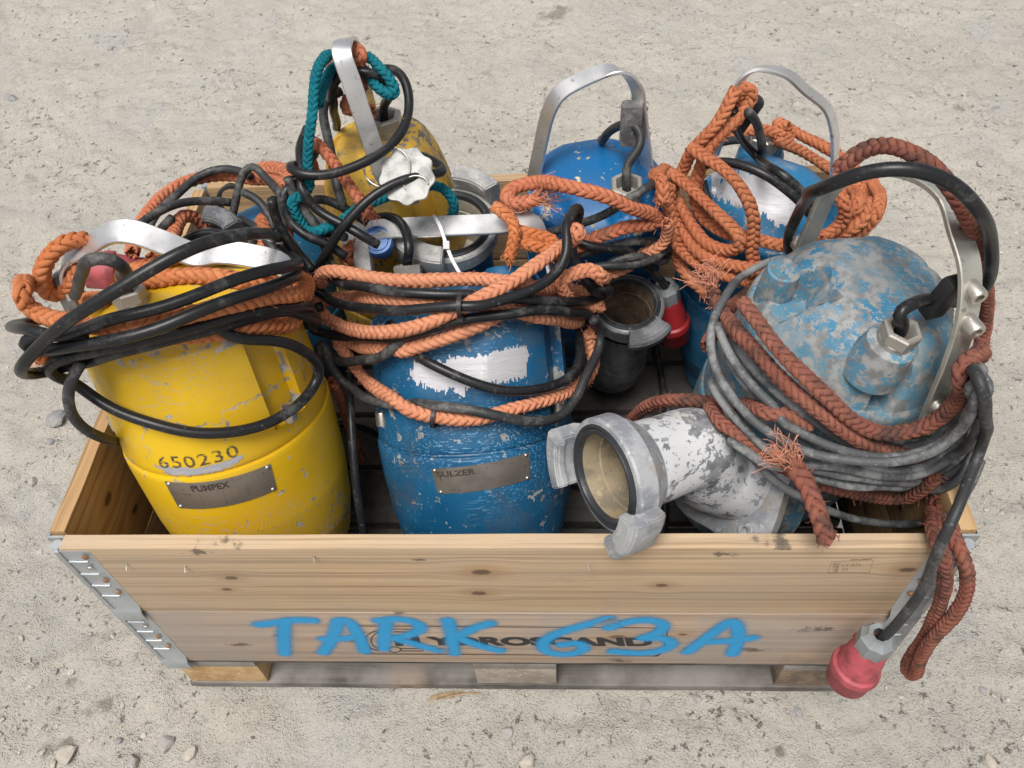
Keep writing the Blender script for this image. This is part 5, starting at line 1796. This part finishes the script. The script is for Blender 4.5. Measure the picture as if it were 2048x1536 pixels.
line('cable', 'f', [('z5', '1230,450,-.13 1300,430,-.13 1360,440,-.12')], .0082, BLK2, 'dusty cable end behind the right rear pump gland', GC)

# ---- things down in the gaps
line('rope', 'a', [('px', '668,760,3.30 690,820,3.33 705,870,3.34 720,915,3.35')], .011, ORD, 'faded orange rope end hanging in the gap between the yellow and dark blue pumps', GR)
for k, (lab, Wp) in enumerate([
        ('black cable lying on the crate floor behind the yellow front pump', [(-.30, .10, .19), (-.22, .09, .17), (-.2, .25, .16), (-.24, .4, .2), (-.35, .48, .17), (-.5, .46, .17)]),
        ('black cable standing in the gap between the yellow and dark blue pumps', [(-.235, .06, .17), (-.228, .09, .30), (-.232, .16, .44), (-.24, .26, .52), (-.26, .36, .50), (-.28, .44, .3)]),
        ('black cable lying on the crate floor below the white outlet pipe', [(.13, .06, .16), (.2, .1, .17), (.26, .2, .16), (.27, .35, .17), (.2, .42, .16), (.1, .46, .16)]),
        ('dusty cable lying on the crate floor near the dark rusty coupling', [(.10, .34, .165), (.2, .33, .18), (.3, .42, .165), (.3, .52, .17), (.29, .7, .17)]),
        ('black cable coiled on the crate floor by the right wall', [(.57, .06, .17), (.585, .2, .2), (.575, .4, .17), (.5, .47, .165), (.35, .46, .165)])]):
    C = spline(np.array(Wp), .01)
    LINES.append(dict(kind='cable', C=C, R=.0065, mat=BLK2 if k == 3 else BLK, label=lab, group=GC, name=None, parts=None))

# ---- let the lines settle: push overlapping strands apart and off the pump bodies
pts = [L['C'].copy() for L in LINES]
idx = np.concatenate([np.full(len(p), i) for i, p in enumerate(pts)])
pos = np.concatenate([np.arange(len(p)) for p in pts])
rad = np.concatenate([np.full(len(p), LINES[i]['R']) for i, p in enumerate(pts)])
P = np.concatenate(pts)
off = np.cumsum([0] + [len(p) for p in pts])
# order of lying: earlier listed lines lie under later ones only through their given radius
for it in range(14):
    D = np.zeros_like(P)
    cnt = np.zeros(len(P))
    order = np.argsort(P[:, 0])
    xs = P[order, 0]
    for a in range(0, len(P), 400):
        ia = order[a:a + 400]
        lo = np.searchsorted(xs, xs[a] - .03)
        hi = np.searchsorted(xs, xs[min(a + 399, len(P) - 1)] + .03)
        ib = order[lo:hi]
        d = P[ia][:, None, :] - P[ib][None, :, :]
        dist = np.sqrt((d ** 2).sum(-1)) + 1e-9
        need = (rad[ia][:, None] + rad[ib][None, :]) * .93
        ok = (dist < need) & ((idx[ia][:, None] != idx[ib][None, :]) | (np.abs(pos[ia][:, None] - pos[ib][None, :]) > 7))
        push = np.where(ok, (need - dist) / dist * .5, 0)
        D[ia] += (d * push[..., None]).sum(1)
        cnt[ia] += ok.sum(1)
    D /= np.maximum(cnt, 1)[:, None] ** .6
    P = P + np.clip(D, -.006, .006) * .8
    for i in range(len(pts)):
        s, e = off[i], off[i + 1]
        q = P[s:e]
        if e - s > 4:
            q2 = q.copy()
            q2[1:-1] = q[1:-1] * .7 + (q[:-2] + q[2:]) * .15
            P[s:e] = q2
    if it % 3 == 2:
        for k in range(len(P)):
            h = BVH.find_nearest(Vector(P[k]), .03)
            if h[0] is None: continue
            v = P[k] - np.array(h[0])
            n = np.array(h[1])
            dd = v @ n
            if -.03 < dd < rad[k] * .95: P[k] = P[k] + n * (rad[k] * .95 - dd) * .7
for i, L in enumerate(LINES):
    C = P[off[i]:off[i + 1]]
    if L['kind'] == 'cable' and len(C) > 6:                # stiff rubber never lies in a perfect curve
        sx = np.arange(len(C)) * .01
        r_ = np.random.default_rng(i)
        w_ = sum(np.outer(np.sin(sx * f + r_.uniform(0, 6)), r_.normal(size=3)) * a for f, a in ((38, .0004), (71, .00025), (17, .0012)))
        C = C + w_ * np.minimum(1, np.minimum(np.arange(len(C)), np.arange(len(C))[::-1]) / 4)[:, None]
    L['C'] = C


# ---- plugs
M_REDP = plain('red plastic', (.33, .02, .025), .45, 0., .3, 30, .1)
M_REDD = plain('dusty red plastic', (.40, .075, .09), .6, 0., .5, 45, .2)
M_GREYP = plain('grey plastic', (.23, .25, .26), .5, 0., .2, 40, .1)


def plug(parent, P0, ax, r, mat_):
    M = frame_M(P0, ax)
    b = MB().lathe([(r * .35, .006), (r * .66, .004), (r * .74, .012), (r * .74, .025), (r * .80, .03), (r * .84, r * 1.5), (r * .88, r * 1.75), (r * 1.0, r * 1.85), (r * 1.03, r * 2.1), (r * .99, r * 2.3),
                    (r * .93, r * 2.38), (r * .90, r * 3.1), (r * .87, r * 3.14), (r * .80, r * 3.1), (r * .78, r * 2.6), (.001, r * 2.6)], 36, M)
    o = b.build('plug', mat_, parent, 35)
    MB().lathe([(r * .30, -.028), (r * .5, -.030), (r * .60, -.022), (r * .72, -.018), (r * .72, .006), (r * .66, .012)], 8, M).build('plug_nut', M_GREYP, o, 25)
    MB().box((-.004, -.86 * r - .008, r * 1.0), (.004, -.78 * r, r * 1.35), M, .002).build('plug_key', mat_, o, 30)
    return o


def fray(parent, P0, T, R, mat_, n=70, seed=1, ln=.03):
    r = np.random.default_rng(seed)
    mb = MB()
    T = unit(T)
    for k in range(n):
        q = unit(r.normal(size=3))
        d0 = unit(T * .8 + q * .55)
        p = P0 + q * R * r.uniform(.2, .9) - T * r.uniform(0, .012)
        L = ln * r.uniform(.4, 1.2)
        c = [p, p + d0 * L * .4, p + d0 * L * .75 + unit(r.normal(size=3)) * L * .2, p + d0 * L + unit(r.normal(size=3)) * L * .45]
        V, F, _ = tube_geo(spline(np.array(c), .005), .0005, 4, False)
        mb.add(V, F)
    o = mb.build('frayed_fibres', mat_, parent)
    o['kind'] = 'stuff'
    return o


FRAYM = plain('rope fibres', (.62, .27, .17), .9, 0., .4, 60, .0)
for i, L in enumerate(LINES):
    base = L['C'][0]
    if L['kind'] == 'rope':
        V, F, uv, al = braid_geo(L['C'], L['R'])
        o = mesh_obj('rope', V, F, L['mat'], None, True, uv=uv, attr={'strand': al})
        tag(o, L['label'], 'rope', L['group'])
        C = L['C']
        if L['name'] == 'fray':
            fray(o, C[0], C[0] - C[3], L['R'], FRAYM, 90, i, .032)
            fray(o, C[len(C) // 14], C[0] - C[3], L['R'] * 1.15, FRAYM, 40, i + 50, .014)
        fray(o, C[-1], C[-1] - C[-4], L['R'], L['mat'], 40, i + 9, .012)
        r_ = np.random.default_rng(i + 300)             # stray fibres standing off the rope
        T, N_, B_ = transport(C)
        mb = MB()
        for k in range(int(len(C) * 1.6)):
            j = r_.integers(1, len(C) - 1)
            a = r_.uniform(0, 6.28)
            n = math.cos(a) * N_[j] + math.sin(a) * B_[j]
            p = C[j] + n * L['R'] * .92
            d = unit(n * r_.uniform(.3, 1) + T[j] * r_.normal() * .9 + r_.normal(size=3) * .3)
            ln = r_.uniform(.003, .009)
            V, F, _ = tube_geo(np.array([p, p + d * ln * .5, p + d * ln + r_.normal(size=3) * ln * .25]), .00028, 3, False)
            mb.add(V, F)
        tag(mb.build('stray_fibres', L['mat'], o), kind='stuff')
    else:
        V, F, uv = tube_geo(resample(L['C'], .007), L['R'], 12)
        o = mesh_obj('power_cable', V, F, L['mat'], None, True, uv=uv)
        tag(o, L['label'], 'cable', L['group'])
        C = L['C']
        if L['parts'] == 'plug_big':
            plug(o, C[-1], unit(at_y(1662, 1372, -.075) - at_y(1728, 1283, -.062)), .034, M_REDD)
        if L['parts'] == 'plug_small':
            plug(o, C[-1], unit(at_y(1362, 735, .43) - at_y(1336, 585, .44)), .033, M_REDP)

# ---- loose plugs peeping out
t_ = empty('loose_plug', None, 'small red plug peeping out behind the yellow pump handle', 'plug')
t_.location = at_y(310, 545, .40)
pm = plug(t_, np.array([0, 0, 0]), (-.75, -.2, .25), .030, M_REDD)
M_BLUEP = plain('blue plastic', (.05, .19, .52), .4, 0., .15, 30, .1)
bc = at_y(757, 484, .47)
o = MB().lathe([(.001, .012), (.016, .012), (.017, .010), (.019, .010), (.020, .013), (.022, .013), (.0235, .010), (.0235, -.012), (.018, -.014), (.016, -.05), (.001, -.05)], 32, frame_M(bc, (.05, -.55, .8))).build('plug_cap', M_BLUEP, None, 35)
tag(o, 'round blue plastic plug cap under the dark blue pump handle', 'plug cap')

# ---- cable ties
M_WHT = plain('white nylon', (.66, .66, .68), .35, 0., .05, 30, 0.)


def tie(W, nrm, width, mat_, label, tail=None, head=True):
    C = spline(np.array(W), .004)
    T = np.gradient(C, axis=0)
    T /= np.linalg.norm(T, axis=1)[:, None]
    n = unit(nrm)
    Wd = np.cross(T, n)
    Wd /= np.linalg.norm(Wd, axis=1)[:, None]
    Nn = np.cross(Wd, T)
    h = .0009
    V = np.array([C[i] + a * Wd[i] * width / 2 + b * Nn[i] * h for i in range(len(C)) for a, b in ((-1, -1), (1, -1), (1, 1), (-1, 1))])
    F = [(i * 4 + j, i * 4 + (j + 1) % 4, (i + 1) * 4 + (j + 1) % 4, (i + 1) * 4 + j) for i in range(len(C) - 1) for j in range(4)]
    F += [[3, 2, 1, 0], [len(V) - 4, len(V) - 3, len(V) - 2, len(V) - 1]]
    o = mesh_obj('cable_tie', V, F, mat_)
    tag(o, label, 'cable tie')
    return o, C, Wd, Nn


q = [on_plane(x, y, QB + PB.ef * dd, NB) for x, y, dd in ((862, 455, -.03), (868, 440, -.022), (868, 433, .0), (880, 452, .022), (893, 490, .026), (905, 520, .03), (925, 555, .034), (943, 582, .038))]
o, C, Wd, Nn = tie(q, PB.ef, .0052, M_WHT, 'white cable tie with a long tail on the dark blue pump handle')
MB().box((-.005, -.006, -.003), (.005, .006, .004), frame_M(on_plane(893, 490, QB + PB.ef * .028, NB), PB.ef), .001).build('tie_head', M_WHT, o)


def ring_tie(C, k, R, label):
    T = unit(C[k + 1] - C[k - 1])
    M = frame_M(C[k], T)
    o = MB().lathe([(R, -.003), (R + .0014, -.003), (R + .0014, .003), (R, .003), (R, -.003)], 24, M).build('cable_tie', M_BLACK, None, 30)
    MB().box((-.004, -R - .007, -.004), (.004, -R, .004), M, .001).build('tie_head', M_BLACK, o)
    return tag(o, label, 'cable tie')


def nearest(lab, px, py):
    L = [q for q in LINES if q['label'] == lab][0]
    C = L['C']
    d = C - CAM
    z = d @ CF
    x, y = 1024 + F_PX * (d @ CR) / z, 768 - F_PX * (d @ CU) / z
    dist = np.linalg.norm(d, axis=1)
    return C, int(np.clip(np.argmin(np.hypot(x - px, y - py) + (dist - dist.min()) * 120), 2, len(C) - 3))


C, k = nearest('black cable rising in a tight upright loop beside the dark blue pump handle', 922, 612)
ring_tie(C, k, .0145, 'black cable tie binding cable and rope on the dark blue pump coil')
C, k = nearest('pale orange rope hanging in a low loop across the dark blue casing', 866, 825)
ring_tie(C, k, .0155, 'black cable tie on the low rope loop of the dark blue pump')

# ---- white tag on a wire ring
M_TAG = plain('dirty white tag', (.50, .50, .48), .6, 0., .55, 45, .15)
tc = at_y(814, 352, .475)
tn = unit([-.05, -.62, .78])
tg = empty('tag', None, 'white scalloped tag wired to the rusted yellow pump handle', 'tag')
tg.location = tc
Mt = frame_M(np.zeros(3), tn)
mb = MB()
mb.lathe([(.001, .002), (.040, .002), (.041, 0), (.040, -.002), (.001, -.002)], 72, Mt, rfun=lambda a, z: 1 + .055 * math.cos(9 * a) + .02 * math.sin(2 * a + 1))
mb.build('disc', M_TAG, tg, 30)
a = np.linspace(0, 2 * math.pi, 40)
wc = np.stack([-.028 + .034 * np.cos(a), .030 * np.sin(a) + .012, .006 + .004 * np.sin(a * 2)], 1) @ Mt[:3, :3].T
V, F, _ = tube_geo(wc, .0012, 6, False)
mesh_obj('wire_ring', V, F, NAIL, tg, True)
wc = np.stack([.014 + .018 * np.cos(a[:24]), -.014 + .012 * np.sin(a[:24]), .004 + .003 * np.sin(a[:24])], 1) @ Mt[:3, :3].T
V, F, _ = tube_geo(wc, .0014, 6, False)
mesh_obj('wire_twist', V, F, NAIL, tg, True)

# ---- wood splinters fallen in front of the pallet
M_STRAW = plain('splintered wood', (.36, .25, .14), .8, 0., .35, 50, .3)
for k, (x0, y0, x1, y1, lab) in enumerate([(852, 1402, 925, 1382, 'long wood splinter on the dirt before the pallet centre block'), (870, 1400, 960, 1386, 'thin curved wood splinter under the long one'),
                                           (858, 1396, 905, 1390, 'short wood splinter beside the two longer ones')]):
    A, B = at_z(x0, y0, .004), at_z(x1, y1, .008)
    mid = (A + B) / 2 + np.array([0, .002, .004])
    C = spline(np.array([A, mid, B]), .006)
    V, F, _ = tube_geo(C, np.interp(np.linspace(0, 1, len(C)), [0, .3, 1], [.0008, .0028, .001]), 5)
    tag(mesh_obj('wood_splinter', V, F, M_STRAW), lab, 'splinter', 'wood splinters by the pallet')
